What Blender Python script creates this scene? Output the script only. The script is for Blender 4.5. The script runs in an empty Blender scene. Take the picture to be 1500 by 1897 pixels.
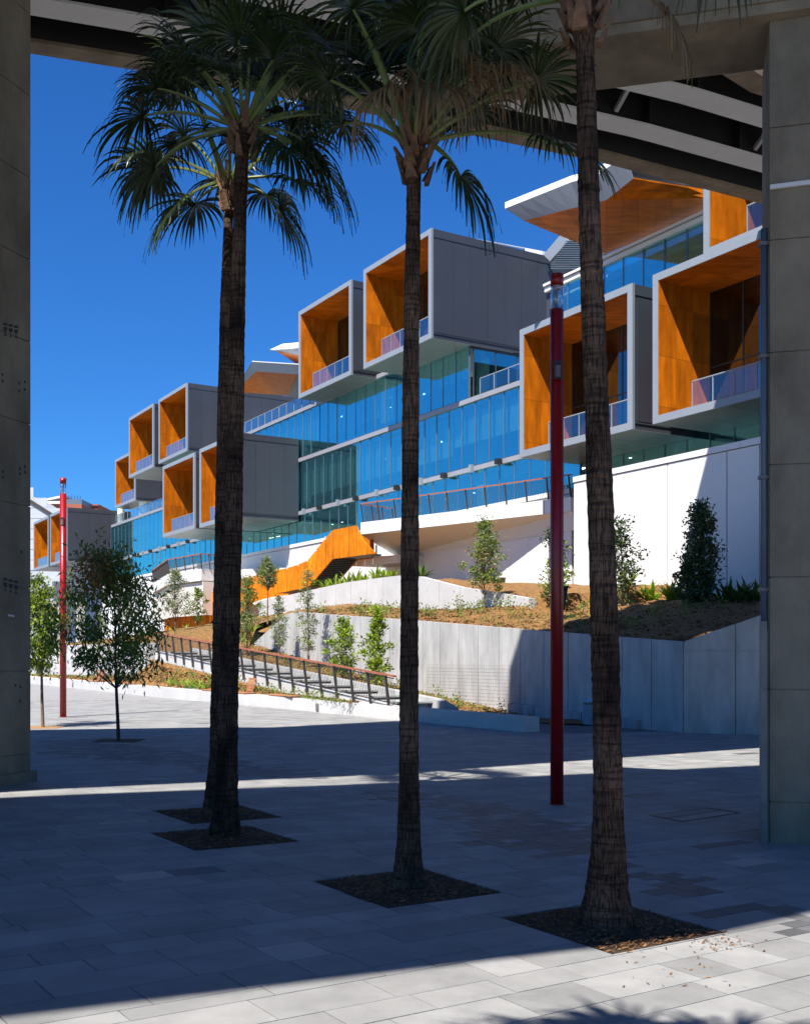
import bpy, math, random
import numpy as np
from mathutils import Vector, Matrix

random.seed(7); np.random.seed(7)
scene = bpy.context.scene
C = scene.collection
R = math.radians
PI = math.pi

# ------------------------------------------------------------------ camera, sky, sun, exposure
E, F, H0, CX = 2.05, 2022.0, 1215.0, 750.0        # eye height (m), focal length / horizon / centre of the photograph
cam = bpy.data.cameras.new('camera'); camo = bpy.data.objects.new('camera', cam); C.objects.link(camo)
cam.sensor_fit = 'VERTICAL'; cam.sensor_height = 36; cam.sensor_width = 36
cam.lens = F / 1897 * 36
cam.shift_y = (H0 - 948.5) / 1897
cam.clip_end = 3000
camo.location = (0, 0, E); camo.rotation_euler = (R(90), 0, 0)
scene.camera = camo

SUN_EL = R(55.5); SX, SY = -0.515, -0.857        # horizontal direction towards the sun
w = bpy.data.worlds.new('World'); scene.world = w; w.use_nodes = True
nt = w.node_tree; nt.nodes.clear()
sky = nt.nodes.new('ShaderNodeTexSky'); sky.sky_type = 'NISHITA'; sky.sun_disc = False
sky.sun_elevation = SUN_EL; sky.sun_rotation = math.atan2(SX, SY)
sky.air_density = 1.0; sky.dust_density = 0.0; sky.ozone_density = 2.0
hsv = nt.nodes.new('ShaderNodeHueSaturation'); hsv.inputs['Saturation'].default_value = 1.15
bg = nt.nodes.new('ShaderNodeBackground'); bg.inputs['Strength'].default_value = 0.051
out = nt.nodes.new('ShaderNodeOutputWorld')
tint = nt.nodes.new('ShaderNodeMix'); tint.data_type = 'RGBA'; tint.blend_type = 'MULTIPLY'; tint.inputs[0].default_value = 1.0; tint.inputs[7].default_value = (0.32, 0.83, 1.45, 1)
nt.links.new(sky.outputs[0], hsv.inputs['Color']); nt.links.new(hsv.outputs[0], tint.inputs[6]); nt.links.new(tint.outputs[2], bg.inputs[0]); nt.links.new(bg.outputs[0], out.inputs[0])

sl = bpy.data.lights.new('sun', 'SUN'); sl.energy = 5.0; sl.angle = R(0.53); sl.color = (1.0, 0.95, 0.87)
so = bpy.data.objects.new('sun', sl); C.objects.link(so)
sd = Vector((SX * math.cos(SUN_EL), SY * math.cos(SUN_EL), math.sin(SUN_EL)))
so.rotation_euler = (-sd).to_track_quat('-Z', 'Y').to_euler(); so.location = (-10, -20, 60)

vs = scene.view_settings
vs.view_transform = 'Standard'; vs.look = 'None'; vs.gamma = 1; vs.exposure = 1.05
vs.use_curve_mapping = False
scene.render.film_transparent = False

# ------------------------------------------------------------------ geometry frame
D = Vector((0.8552, 0.5183, 0)); L = Vector((-0.5183, 0.8552, 0))   # into the building, along the facade
TH = math.atan2(-0.8552, 0.5183)
def VS(v, s, z): return Vector((v * D.x + s * L.x, v * D.y + s * L.y, z))
def V(px, py, v):                                  # sight line meets the vertical plane at distance v along D
    r = Vector(((px - CX) / F, 1, (H0 - py) / F)); Y = v / (r.x * D.x + r.y * D.y)
    return Vector((r.x * Y, Y, E + r.z * Y))
def SZ(px, py, v):
    p = V(px, py, v); return p.x * L.x + p.y * L.y, p.z
KC = 1 / math.tan(SUN_EL)
def caster(P, z):                                 # point at height z whose shadow falls on P
    h = (z - P.z) * KC; return Vector((P.x + SX*h, P.y + SY*h, 0))
def gz(x, y=0):
    z = -0.0245 * x if x > -5 else 0.1225 + (-5 - x) * 0.006
    return max(-0.6, min(0.4, z))
def G(px, py):
    X, Y = 0, 20
    for _ in range(40):
        Y = (E - gz(X)) * F / (py - H0); X = (px - CX) / F * Y
    return Vector((X, Y, gz(X)))
def HZ(px, py, z):                                 # sight line meets the level z
    Y = (z - E) * F / (H0 - py); return Vector(((px - CX) / F * Y, Y, z))

# ------------------------------------------------------------------ materials
def newmat(n):
    m = bpy.data.materials.new(n); m.use_nodes = True
    return m, m.node_tree, m.node_tree.nodes['Principled BSDF']
def surf(n, col, rough=0.8, var=0.15, scale=3.0, bump=0.0, bscale=None, metal=0.0, spec=0.5, stretch=(1,1,1), col2=None, detail=8, rnd=0.0, coord='pos', fac=(0.35,0.65), isl=0.0, coat=0.0):
    m, t, b = newmat(n); N = t.nodes; Lk = t.links.new
    if coord == 'pos':
        g = N.new('ShaderNodeNewGeometry'); src = g.outputs['Position']
    else:
        g = N.new('ShaderNodeTexCoord'); src = g.outputs['Object']
    mp = N.new('ShaderNodeMapping'); mp.inputs['Scale'].default_value = stretch; Lk(src, mp.inputs['Vector'])
    nz = N.new('ShaderNodeTexNoise'); nz.inputs['Scale'].default_value = scale; nz.inputs['Detail'].default_value = detail; nz.inputs['Roughness'].default_value = 0.65
    Lk(mp.outputs[0], nz.inputs['Vector'])
    cr = N.new('ShaderNodeValToRGB'); cr.color_ramp.elements[0].position = fac[0]; cr.color_ramp.elements[1].position = fac[1]
    c2 = col2 if col2 else tuple(min(1, c * (1 + var)) for c in col); c1 = tuple(c * (1 - var) for c in col) if not col2 else col
    cr.color_ramp.elements[0].color = (*c1, 1); cr.color_ramp.elements[1].color = (*c2, 1)
    Lk(nz.outputs['Fac'], cr.inputs['Fac']); last = cr.outputs['Color']
    if rnd or isl:
        if isl:
            oi = N.new('ShaderNodeNewGeometry'); ro = oi.outputs['Random Per Island']; amt = isl
        else:
            oi = N.new('ShaderNodeObjectInfo'); ro = oi.outputs['Random']; amt = rnd
        mr = N.new('ShaderNodeMapRange'); mr.inputs['To Min'].default_value = 1 - amt; mr.inputs['To Max'].default_value = 1 + amt
        Lk(ro, mr.inputs['Value'])
        vm = N.new('ShaderNodeVectorMath'); vm.operation = 'SCALE'; Lk(last, vm.inputs[0]); Lk(mr.outputs[0], vm.inputs['Scale']); last = vm.outputs[0]
    Lk(last, b.inputs['Base Color'])
    b.inputs['Roughness'].default_value = rough; b.inputs['Metallic'].default_value = metal
    b.inputs['Specular IOR Level'].default_value = spec
    if coat: b.inputs['Coat Weight'].default_value = coat; b.inputs['Coat Roughness'].default_value = 0.08
    if bump:
        n2 = N.new('ShaderNodeTexNoise'); n2.inputs['Scale'].default_value = bscale or scale * 6; n2.inputs['Detail'].default_value = 6
        Lk(mp.outputs[0], n2.inputs['Vector'])
        bp = N.new('ShaderNodeBump'); bp.inputs['Strength'].default_value = bump; bp.inputs['Distance'].default_value = 0.02
        Lk(n2.outputs['Fac'], bp.inputs['Height']); Lk(bp.outputs[0], b.inputs['Normal'])
    return m
def leafmat(n, c1, c2, trans=0.35, rough=0.45):
    m, t, b = newmat(n); N = t.nodes; Lk = t.links.new
    g = N.new('ShaderNodeNewGeometry')
    cr = N.new('ShaderNodeValToRGB'); cr.color_ramp.elements[0].color = (*c1, 1); cr.color_ramp.elements[1].color = (*c2, 1)
    Lk(g.outputs['Random Per Island'], cr.inputs['Fac']); Lk(cr.outputs[0], b.inputs['Base Color'])
    b.inputs['Roughness'].default_value = rough
    tr = N.new('ShaderNodeBsdfTranslucent'); Lk(cr.outputs[0], tr.inputs['Color'])
    mx = N.new('ShaderNodeMixShader'); mx.inputs[0].default_value = trans
    Lk(b.outputs[0], mx.inputs[1]); Lk(tr.outputs[0], mx.inputs[2]); Lk(mx.outputs[0], N['Material Output'].inputs['Surface'])
    return m
def glassmat(n, tint, gloss, base=0.3, rough=0.0, power=3.0, wob=0.0, seglike=False):
    m = bpy.data.materials.new(n); m.use_nodes = True; t = m.node_tree; N = t.nodes; N.clear(); Lk = t.links.new
    o = N.new('ShaderNodeOutputMaterial'); mx = N.new('ShaderNodeMixShader')
    tr = N.new('ShaderNodeBsdfTransparent'); tr.inputs[0].default_value = (*tint, 1)
    gl = N.new('ShaderNodeBsdfGlossy'); gl.inputs[0].default_value = (*gloss, 1); gl.inputs['Roughness'].default_value = rough
    lw = N.new('ShaderNodeLayerWeight'); lw.inputs['Blend'].default_value = 0.5
    pw = N.new('ShaderNodeMath'); pw.operation = 'POWER'; pw.inputs[1].default_value = power; Lk(lw.outputs['Facing'], pw.inputs[0])
    mr = N.new('ShaderNodeMapRange'); mr.inputs['To Min'].default_value = base; mr.inputs['To Max'].default_value = 1.0
    Lk(pw.outputs[0], mr.inputs['Value']); Lk(mr.outputs[0], mx.inputs[0])
    Lk(tr.outputs[0], mx.inputs[1]); Lk(gl.outputs[0], mx.inputs[2]); Lk(mx.outputs[0], o.inputs[0])
    if wob:
        g = N.new('ShaderNodeNewGeometry'); nz = N.new('ShaderNodeTexNoise'); nz.inputs['Scale'].default_value = 0.5; Lk(g.outputs['Position'], nz.inputs['Vector'])
        bp = N.new('ShaderNodeBump'); bp.inputs['Strength'].default_value = wob; bp.inputs['Distance'].default_value = 0.05
        Lk(nz.outputs['Fac'], bp.inputs['Height']); Lk(bp.outputs[0], gl.inputs['Normal'])
    return m

def barkmat():
    m, t, b = newmat('palm_bark'); N = t.nodes; Lk = t.links.new
    g = N.new('ShaderNodeNewGeometry')
    def noise(sc, stretch, det=4, dist=0.0):
        mp = N.new('ShaderNodeMapping'); mp.inputs['Scale'].default_value = stretch; Lk(g.outputs['Position'], mp.inputs['Vector'])
        n = N.new('ShaderNodeTexNoise'); n.inputs['Scale'].default_value = sc; n.inputs['Detail'].default_value = det; n.inputs['Distortion'].default_value = dist
        Lk(mp.outputs[0], n.inputs['Vector']); return n.outputs['Fac']
    def ramp(f, a, b_, c0, c1):
        r = N.new('ShaderNodeValToRGB'); r.color_ramp.elements[0].position = a; r.color_ramp.elements[1].position = b_
        r.color_ramp.elements[0].color = (*c0, 1); r.color_ramp.elements[1].color = (*c1, 1); Lk(f, r.inputs['Fac']); return r.outputs['Color']
    fis = noise(1.0, (75, 75, 7)); ring = noise(1.0, (3, 3, 34), 3); blot = noise(2.2, (1, 1, .6), 6)
    base = ramp(blot, .32, .68, (0.026, 0.016, 0.011), (0.15, 0.093, 0.062))
    k1 = ramp(fis, .38, .55, (.30, .30, .30), (1.15, 1.1, 1.05)); k2 = ramp(ring, .36, .52, (.45, .45, .45), (1.08, 1.06, 1.04))
    def mul(a, b_):
        x = N.new('ShaderNodeMix'); x.data_type = 'RGBA'; x.blend_type = 'MULTIPLY'; x.inputs[0].default_value = 1; Lk(a, x.inputs[6]); Lk(b_, x.inputs[7]); return x.outputs[2]
    Lk(mul(mul(base, k1), k2), b.inputs['Base Color']); b.inputs['Roughness'].default_value = .95; b.inputs['Specular IOR Level'].default_value = .15
    ad = N.new('ShaderNodeMath'); ad.operation = 'ADD'; Lk(fis, ad.inputs[0]); Lk(ring, ad.inputs[1])
    bp = N.new('ShaderNodeBump'); bp.inputs['Strength'].default_value = .9; bp.inputs['Distance'].default_value = .03; Lk(ad.outputs[0], bp.inputs['Height']); Lk(bp.outputs[0], b.inputs['Normal'])
    return m
M = {}
M['paver'] = surf('granite_paver', (0.245, 0.243, 0.238), 0.7, 0.16, 1.6, 0.35, 140, detail=14, rnd=0.15)
M['paver_warm'] = surf('granite_paver_warm', (0.36, 0.33, 0.30), 0.7, 0.08, 9, 0.25, 120, rnd=0.06)
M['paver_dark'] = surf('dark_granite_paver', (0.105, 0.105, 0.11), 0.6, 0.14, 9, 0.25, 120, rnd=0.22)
M['paver_isl'] = surf('granite_paving', (0.245, 0.243, 0.238), 0.7, 0.16, 1.6, 0.3, 140, detail=14, isl=0.14)
M['paver_dark_isl'] = surf('dark_granite_paving', (0.105, 0.105, 0.11), 0.6, 0.14, 9, 0.2, 120, isl=0.22)
M['bed'] = surf('jointing_sand', (0.13, 0.125, 0.12), 0.95, 0.2, 20)
M['ground'] = surf('plaza_ground', (0.245, 0.24, 0.235), 0.8, 0.12, 2)
M['mulch'] = surf('bark_mulch', (0.05, 0.026, 0.011), 0.95, 0.7, 45, 1.0, 70)
M['chips'] = surf('bark_chips', (.16,.075,.025), .9, .5, 30, isl=.6)
M['garden'] = surf('mulched_garden_soil', (0.085, 0.036, 0.010), 0.95, 0.4, 5, 1.0, 22, col2=(0.30, 0.155, 0.042), fac=(0.3, 0.72))
M['concrete_old'] = surf('stained_viaduct_concrete', (0.115, 0.088, 0.058), 0.9, 0.3, 1.2, 0.5, 25, col2=(0.26, 0.21, 0.145), fac=(0.3, 0.7), stretch=(1, 1, 0.55))
M['concrete_beam'] = surf('viaduct_beam_concrete', (0.14, 0.105, 0.066), 0.9, 0.3, 1.5, 0.4, 30, col2=(0.29, 0.23, 0.155), fac=(0.3, 0.7))
M['concrete_wall'] = surf('pale_wall_concrete', (0.26, 0.26, 0.258), 0.85, 0.2, 1.3, 0.2, 40, stretch=(1.4, 1.4, 0.4), col2=(0.44, 0.44, 0.435), fac=(0.30, 0.70), detail=12)
M['concrete_white'] = surf('white_concrete', (0.40, 0.395, 0.39), 0.85, 0.1, 0.8, 0.1, 40, col2=(0.50, 0.495, 0.49), fac=(0.3, 0.7))
M['white'] = surf('white_panel', (0.64, 0.635, 0.625), 0.55, 0.02, 0.6)
M['offwhite'] = surf('offwhite_panel', (0.60, 0.57, 0.52), 0.6, 0.03, 0.6)
M['timber'] = surf('orange_timber_panel', (0.29, 0.068, 0.002), 0.5, 0.3, 1.1, 0.05, 60, col2=(0.62, 0.165, 0.004), spec=0.15, stretch=(2.2, 2.2, 0.5), rnd=0.2, fac=(0.3, 0.7))
M['timber_flat'] = surf('timber_soffit', (0.29, 0.068, 0.002), 0.5, 0.3, 1.1, 0.05, 60, col2=(0.62, 0.165, 0.004), spec=0.15, stretch=(0.5, 2.2, 2.2), rnd=0.2, fac=(0.3, 0.7))
M['corten'] = surf('weathered_steel', (0.40, 0.105, 0.002), 0.75, 0.3, 1.6, 0.1, 60, spec=0.15, col2=(0.72, 0.225, 0.004), stretch=(1.5, 1.5, 0.6), rnd=0.24, fac=(0.3, 0.7))
M['frame'] = surf('light_grey_cladding', (0.21, 0.235, 0.27), 0.45, 0.03, 1)
M['dark_panel'] = surf('dark_grey_cladding', (0.045, 0.048, 0.060), 0.42, 0.06, 0.7, rnd=0.07, metal=0.0, spec=0.4)
M['under'] = surf('grey_soffit_panel', (0.13, 0.135, 0.135), 0.4, 0.06, 0.7)
M['mullion'] = surf('grey_mullion', (0.10, 0.13, 0.17), 0.4, 0.05, 1)
M['spandrel'] = surf('silver_spandrel', (0.24, 0.25, 0.28), 0.35, 0.04, 1)
M['glass'] = glassmat('tinted_facade_glass', (0.72, 0.88, 0.87), (0.40, 0.98, 1.0), 0.28, 0.0, 1.5, 0.03)
M['glass_clear'] = glassmat('clear_balustrade_glass', (0.88, 0.93, 0.94), (0.8, 0.95, 1.0), 0.06, 0.0, 2.5)
M['glass_dark'] = glassmat('dark_door_glass', (0.05, 0.055, 0.06), (0.7, 0.9, 1.0), 0.12, 0.0, 2.0)
M['glass_lamp'] = glassmat('clear_lamp_tube', (0.88, 0.92, 0.95), (1, 1, 1), 0.10, 0.02, 2.5)
M['interior'] = surf('interior_plaster', (0.34, 0.37, 0.35), 0.9, 0.05, 1)
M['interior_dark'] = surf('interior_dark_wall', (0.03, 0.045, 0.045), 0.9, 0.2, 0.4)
M['ceil'] = surf('interior_ceiling', (0.45, 0.50, 0.46), 0.9, 0.05, 1)
M['column_white'] = surf('interior_column', (0.75, 0.78, 0.74), 0.7, 0.03, 1)
M['red'] = surf('red_paint', (0.27, 0.002, 0.003), 0.35, 0.04, 2, coat=0.12)
M['steel'] = surf('galvanised_steel', (0.17, 0.155, 0.14), 0.6, 0.2, 4, metal=0.2)
M['dark_steel'] = surf('dark_brown_steel', (0.045, 0.038, 0.035), 0.5, 0.1, 5)
M['rail_timber'] = surf('red_brown_handrail', (0.28, 0.085, 0.04), 0.55, 0.15, 5)
M['seat_timber'] = surf('seat_timber', (0.36, 0.15, 0.06), 0.6, 0.2, 5, rnd=0.15)
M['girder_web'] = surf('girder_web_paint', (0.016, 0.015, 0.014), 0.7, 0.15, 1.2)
M['girder_flange'] = surf('girder_flange_paint', (0.62, 0.61, 0.58), 0.6, 0.04, 1.2)
M['black'] = surf('black_plastic', (0.012, 0.012, 0.014), 0.5, 0.1, 3)
M['palm_bark'] = barkmat()
M['boot'] = surf('palm_boot', (0.14, 0.075, 0.04), 0.9, 0.4, 12, 0.6, 30, isl=0.4)
M['bark'] = surf('young_tree_bark', (0.16, 0.11, 0.075), 0.9, 0.3, 20, 0.4)
M['bark_dark'] = surf('dark_tree_bark', (0.06, 0.05, 0.04), 0.9, 0.3, 20, 0.4)
M['frond'] = leafmat('green_frond', (0.008, 0.018, 0.004), (0.035, 0.058, 0.009), 0.25, 0.4)
M['frond_dry'] = leafmat('dry_frond', (0.10, 0.055, 0.018), (0.24, 0.15, 0.06), 0.25, 0.7)
M['petiole'] = surf('palm_petiole', (0.12, 0.15, 0.035), 0.5, 0.2, 5)
M['leaf_euc'] = leafmat('gum_leaf', (0.075, 0.12, 0.012), (0.23, 0.31, 0.04), 0.35)
M['leaf_dark'] = leafmat('dark_gum_leaf', (0.035, 0.065, 0.009), (0.16, 0.22, 0.03), 0.30)
M['leaf_grey'] = leafmat('grey_green_leaf', (0.10, 0.14, 0.06), (0.27, 0.32, 0.14), 0.30)
M['leaf_bright'] = leafmat('bright_green_leaf', (0.14, 0.23, 0.012), (0.36, 0.46, 0.035), 0.40)
M['leaf_glossy'] = leafmat('glossy_dark_leaf', (0.025, 0.05, 0.014), (0.07, 0.115, 0.035), 0.2, 0.3)
M['leaf_olive'] = leafmat('olive_leaf', (0.08, 0.12, 0.014), (0.24, 0.30, 0.05), 0.3)
M['leaf_brown'] = leafmat('browned_leaf', (0.25, 0.12, 0.03), (0.42, 0.22, 0.07), 0.3)
M['strap'] = leafmat('strap_leaf', (0.12, 0.22, 0.012), (0.30, 0.42, 0.03), 0.35)
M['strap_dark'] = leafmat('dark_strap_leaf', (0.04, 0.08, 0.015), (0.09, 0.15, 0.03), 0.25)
M['blind'] = surf('roller_blind', (0.50, 0.54, 0.53), 0.9, 0.04, 1)
M['grey_wall'] = surf('pale_grey_cladding', (0.40, 0.42, 0.44), 0.6, 0.08, 0.5)
M['brick'] = surf('far_red_brick', (0.30, 0.09, 0.05), 0.9, 0.2, 3)
M['bin'] = surf('bin_paint', (0.20, 0.26, 0.33), 0.5, 0.1, 4)
M['blue_bag'] = surf('pale_blue_bag', (0.30, 0.48, 0.72), 0.4, 0.2, 6)
M['ink'] = surf('stencil_ink', (0.035, 0.035, 0.035), 0.9, 0.3, 30)
M['tag'] = surf('pale_tag', (0.5, 0.5, 0.48), 0.6, 0.05, 5)
M['teal'] = surf('teal_edging', (0.05, 0.36, 0.30), 0.6, 0.1, 5)

# ------------------------------------------------------------------ mesh helpers
class MB:
    def __init__(self): self.v = []; self.f = []; self.m = []
    def vert(self, p): self.v.append(tuple(p)); return len(self.v) - 1
    def face(self, pts, m=0):
        self.f.append([self.vert(p) for p in pts]); self.m.append(m)
    def hexa(self, p, m=0):                        # p: 8 points, bottom ring then top ring
        i = [self.vert(q) for q in p]
        for q in ((0,3,2,1),(4,5,6,7),(0,1,5,4),(1,2,6,5),(2,3,7,6),(3,0,4,7)):
            self.f.append([i[k] for k in q]); self.m.append(m)
    def box(self, x0, x1, y0, y1, z0, z1, m=0):
        self.hexa([(x0,y0,z0),(x1,y0,z0),(x1,y1,z0),(x0,y1,z0),(x0,y0,z1),(x1,y0,z1),(x1,y1,z1),(x0,y1,z1)], m)
    def prism(self, poly, off, m=0):               # poly of 3-D points swept by off
        off = Vector(off); a = [self.vert(p) for p in poly]; b = [self.vert(Vector(p) + off) for p in poly]
        n = len(a); self.f.append(a[::-1]); self.f.append(b); self.m += [m, m]
        for k in range(n):
            self.f.append([a[k], a[(k+1) % n], b[(k+1) % n], b[k]]); self.m.append(m)
    def tube(self, pts, rad, n=8, m=0, cap=True):
        pts = [Vector(p) for p in pts]; rings = []
        if not isinstance(rad, (list, tuple)): rad = [rad] * len(pts)
        for k, p in enumerate(pts):
            t = (pts[min(k+1, len(pts)-1)] - pts[max(k-1, 0)])
            t = t.normalized() if t.length > 1e-9 else Vector((0,0,1))
            a = t.orthogonal().normalized() if k == 0 else (a - t * a.dot(t)).normalized()
            b = t.cross(a)
            rings.append([self.vert(p + (a * math.cos(2*PI*j/n) + b * math.sin(2*PI*j/n)) * rad[k]) for j in range(n)])
        for k in range(len(rings)-1):
            for j in range(n):
                self.f.append([rings[k][j], rings[k][(j+1) % n], rings[k+1][(j+1) % n], rings[k+1][j]]); self.m.append(m)
        if cap:
            self.f.append(rings[0][::-1]); self.f.append(rings[-1]); self.m += [m, m]
    def bar(self, p, q, wd, ht, up=(0,0,1), m=0):  # rectangular bar from p to q
        p, q = Vector(p), Vector(q); t = (q - p).normalized(); s = t.cross(Vector(up))
        s = s.normalized() if s.length > 1e-6 else t.orthogonal().normalized(); u = s.cross(t)
        s *= wd/2; u *= ht/2
        self.hexa([p-s-u, p+s-u, p+s+u, p-s+u, q-s-u, q+s-u, q+s+u, q-s+u], m)
    def lathe(self, prof, c=(0,0,0), n=16, m=0):
        rings = [[self.vert((c[0]+r*math.cos(2*PI*j/n), c[1]+r*math.sin(2*PI*j/n), c[2]+z)) for j in range(n)] for r, z in prof]
        for k in range(len(rings)-1):
            for j in range(n):
                self.f.append([rings[k][j], rings[k][(j+1)%n], rings[k+1][(j+1)%n], rings[k+1][j]]); self.m.append(m)
        self.f.append(rings[0][::-1]); self.f.append(rings[-1]); self.m += [m, m]
    def mesh(self, name, mats):
        me = bpy.data.meshes.new(name); me.from_pydata(self.v, [], self.f)
        if not isinstance(mats, (list, tuple)): mats = [mats]
        for q in mats: me.materials.append(q)
        if len(mats) > 1: me.polygons.foreach_set('material_index', self.m)
        me.update(); return me
    def build(self, name, mats, parent=None, loc=None, smooth=False, fix=True):
        me = self.mesh(name, mats)
        if fix:
            import bmesh
            bm = bmesh.new(); bm.from_mesh(me); bmesh.ops.recalc_face_normals(bm, faces=bm.faces); bm.to_mesh(me); bm.free()
        if smooth:
            me.polygons.foreach_set('use_smooth', [True] * len(me.polygons))
        return link(name, me, parent, loc)
def link(name, me, parent=None, loc=None, rz=None):
    o = bpy.data.objects.new(name, me); C.objects.link(o)
    if parent is not None: o.parent = parent
    if loc is not None: o.location = loc
    if rz is not None: o.rotation_euler = (0, 0, rz)
    return o
def tag(o, label=None, cat=None, group=None, kind=None):
    if label: o['label'] = label
    if cat: o['category'] = cat
    if group: o['group'] = group
    if kind: o['kind'] = kind
    return o
def thing(name, label, cat, loc=(0,0,0), rz=0, group=None):
    o = bpy.data.objects.new(name, None); C.objects.link(o); o.location = loc; o.rotation_euler = (0,0,rz)
    o.empty_display_size = 0.3
    return tag(o, label, cat, group)
def off(mb, o):                                    # express world vertices relative to a thing's base
    o = Vector(o); mb.v = [(a-o.x, b-o.y, c-o.z) for a, b, c in mb.v]; return mb
def lerp_tab(t, x):
    if x <= t[0][0]: return t[0][1]
    for (a, p), (b, q) in zip(t, t[1:]):
        if x <= b: return p + (q-p) * (x-a) / (b-a)
    return t[-1][1]
def smooth01(a, b, x):
    t = max(0, min(1, (x-a)/(b-a))); return t*t*(3-2*t)
# ------------------------------------------------------------------ plaza ground and paving
TA = R(34.9); A2 = Vector((math.cos(TA), math.sin(TA), 0)); B2 = Vector((-math.sin(TA), math.cos(TA), 0))
def PQ(p, q): 
    v = A2 * p + B2 * q; return v.x, v.y
def toPQ(P): return P.x*A2.x + P.y*A2.y, P.x*B2.x + P.y*B2.y
def px_of(x, y, z): return CX + F*x/y, H0 - F*(z-E)/y
pit_px = [((930,1699),(1340,1727.7)), ((580,1631.6),(929.5,1653.5)), ((282,1542.7),(550,1558.7)), ((286.5,1501.9),(520.7,1513.9))]
pits = []
for l_, r_ in pit_px:
    a, b = G(*l_), G(*r_); pits.append((a + b) / 2)
PIT = 1.22
pit_rects = []
for c in pits:
    p, q = toPQ(c); pit_rects.append((p-PIT/2, p+PIT/2, q-PIT/2, q+PIT/2))
def vb(s): return lerp_tab([(15,20.2),(24.3,18.6),(29.8,17.8),(39.5,16.6),(74,16.3),(120,16.3)], s)
def sub_rect(r, k):
    if r[1] <= k[0] or r[0] >= k[1] or r[3] <= k[2] or r[2] >= k[3]: return [r]
    o = []
    if r[0] < k[0]: o.append((r[0], k[0], r[2], r[3]))
    if r[1] > k[1]: o.append((k[1], r[1], r[2], r[3]))
    a, b = max(r[0], k[0]), min(r[1], k[1])
    if r[2] < k[2]: o.append((a, b, r[2], k[2]))
    if r[3] > k[3]: o.append((a, b, k[3], r[3]))
    return [t for t in o if t[1]-t[0] > .03 and t[3]-t[2] > .03]
def inpoly(x, y, P):
    c = False; n = len(P)
    for i in range(n):
        (x1, y1), (x2, y2) = P[i], P[(i+1) % n]
        if (y1 > y) != (y2 > y) and x < (x2-x1)*(y-y1)/(y2-y1) + x1: c = not c
    return c
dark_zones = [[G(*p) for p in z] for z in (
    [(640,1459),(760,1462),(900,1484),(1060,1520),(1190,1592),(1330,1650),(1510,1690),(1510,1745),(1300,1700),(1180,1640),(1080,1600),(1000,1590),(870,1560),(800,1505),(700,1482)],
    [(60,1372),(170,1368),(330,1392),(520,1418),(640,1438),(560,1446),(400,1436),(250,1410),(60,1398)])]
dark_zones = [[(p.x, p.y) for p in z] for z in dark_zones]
rng = random.Random(3)
rects = []
q = -12.0
while q < 48:
    wd = rng.choice([0.2, 0.3, 0.3, 0.4]); p = -46 + rng.random(); dprev = False
    while p < 40:
        ln = rng.choice([0.4, 0.5, 0.6, 0.8, 0.9])
        x, y = PQ(p + ln/2, q + wd/2)
        if 3.6 < y < 46 and -0.47*y-1.0 < x < 0.44*y+1.2:
            s_, v_ = x*L.x + y*L.y, x*D.x + y*D.y
            if v_ < (vb(s_) + .25 if s_ > 23.6 else 23.6 + (23.6 - s_) * 1.1):
                dz = any(inpoly(x + rng.uniform(-.25,.25), y + rng.uniform(-.2,.2), z) for z in dark_zones)
                nu_ = (3 if ln > .7 else 2) if dz else 1; nv_ = 2 if dz and wd > .25 else 1
                for (u0, u1, w0, w1) in [(p+ln*i_/nu_, p+ln*(i_+1)/nu_, q+wd*j_/nv_, q+wd*(j_+1)/nv_) for i_ in range(nu_) for j_ in range(nv_)]:
                    x, y = PQ((u0+u1)/2, (w0+w1)/2)
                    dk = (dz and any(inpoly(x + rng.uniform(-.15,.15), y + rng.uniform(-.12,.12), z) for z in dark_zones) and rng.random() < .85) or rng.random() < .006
                    rs = [(u0, u1, w0, w1)]
                    for k in pit_rects: rs = [t for r in rs for t in sub_rect(r, k)]
                    for r in rs: rects.append((y, r, 2 if dk else (1 if rng.random() < .012 else 0)))
        p += ln
    q += wd
rects.sort(key=lambda t: t[0])
# base sheets
mb = MB(); xs = [-700,-60,-30,-15,-5,0,5,10,20,30,60,700]; ys = [-300,-20,0,15,30,60,120,400,2500]
for i in range(len(xs)-1):
    for j in range(len(ys)-1):
        mb.face([(x, y, gz(x) - .03) for x, y in ((xs[i],ys[j]),(xs[i+1],ys[j]),(xs[i+1],ys[j+1]),(xs[i],ys[j+1]))])
tag(mb.build('ground', M['ground'], fix=False), kind='structure')
pav = thing('plaza_pavement', None, None); del_keys = pav; tag(pav, kind='structure')
mb = MB()
bp_ = [(-5,2.5),(4,2.5),(12,18),(16,30),(9,35),(3.5,33),(-6.5,43),(-24,66),(-34,66)]
for i in range(1, len(bp_)-1):
    t = [bp_[0], bp_[i], bp_[i+1]]
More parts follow.
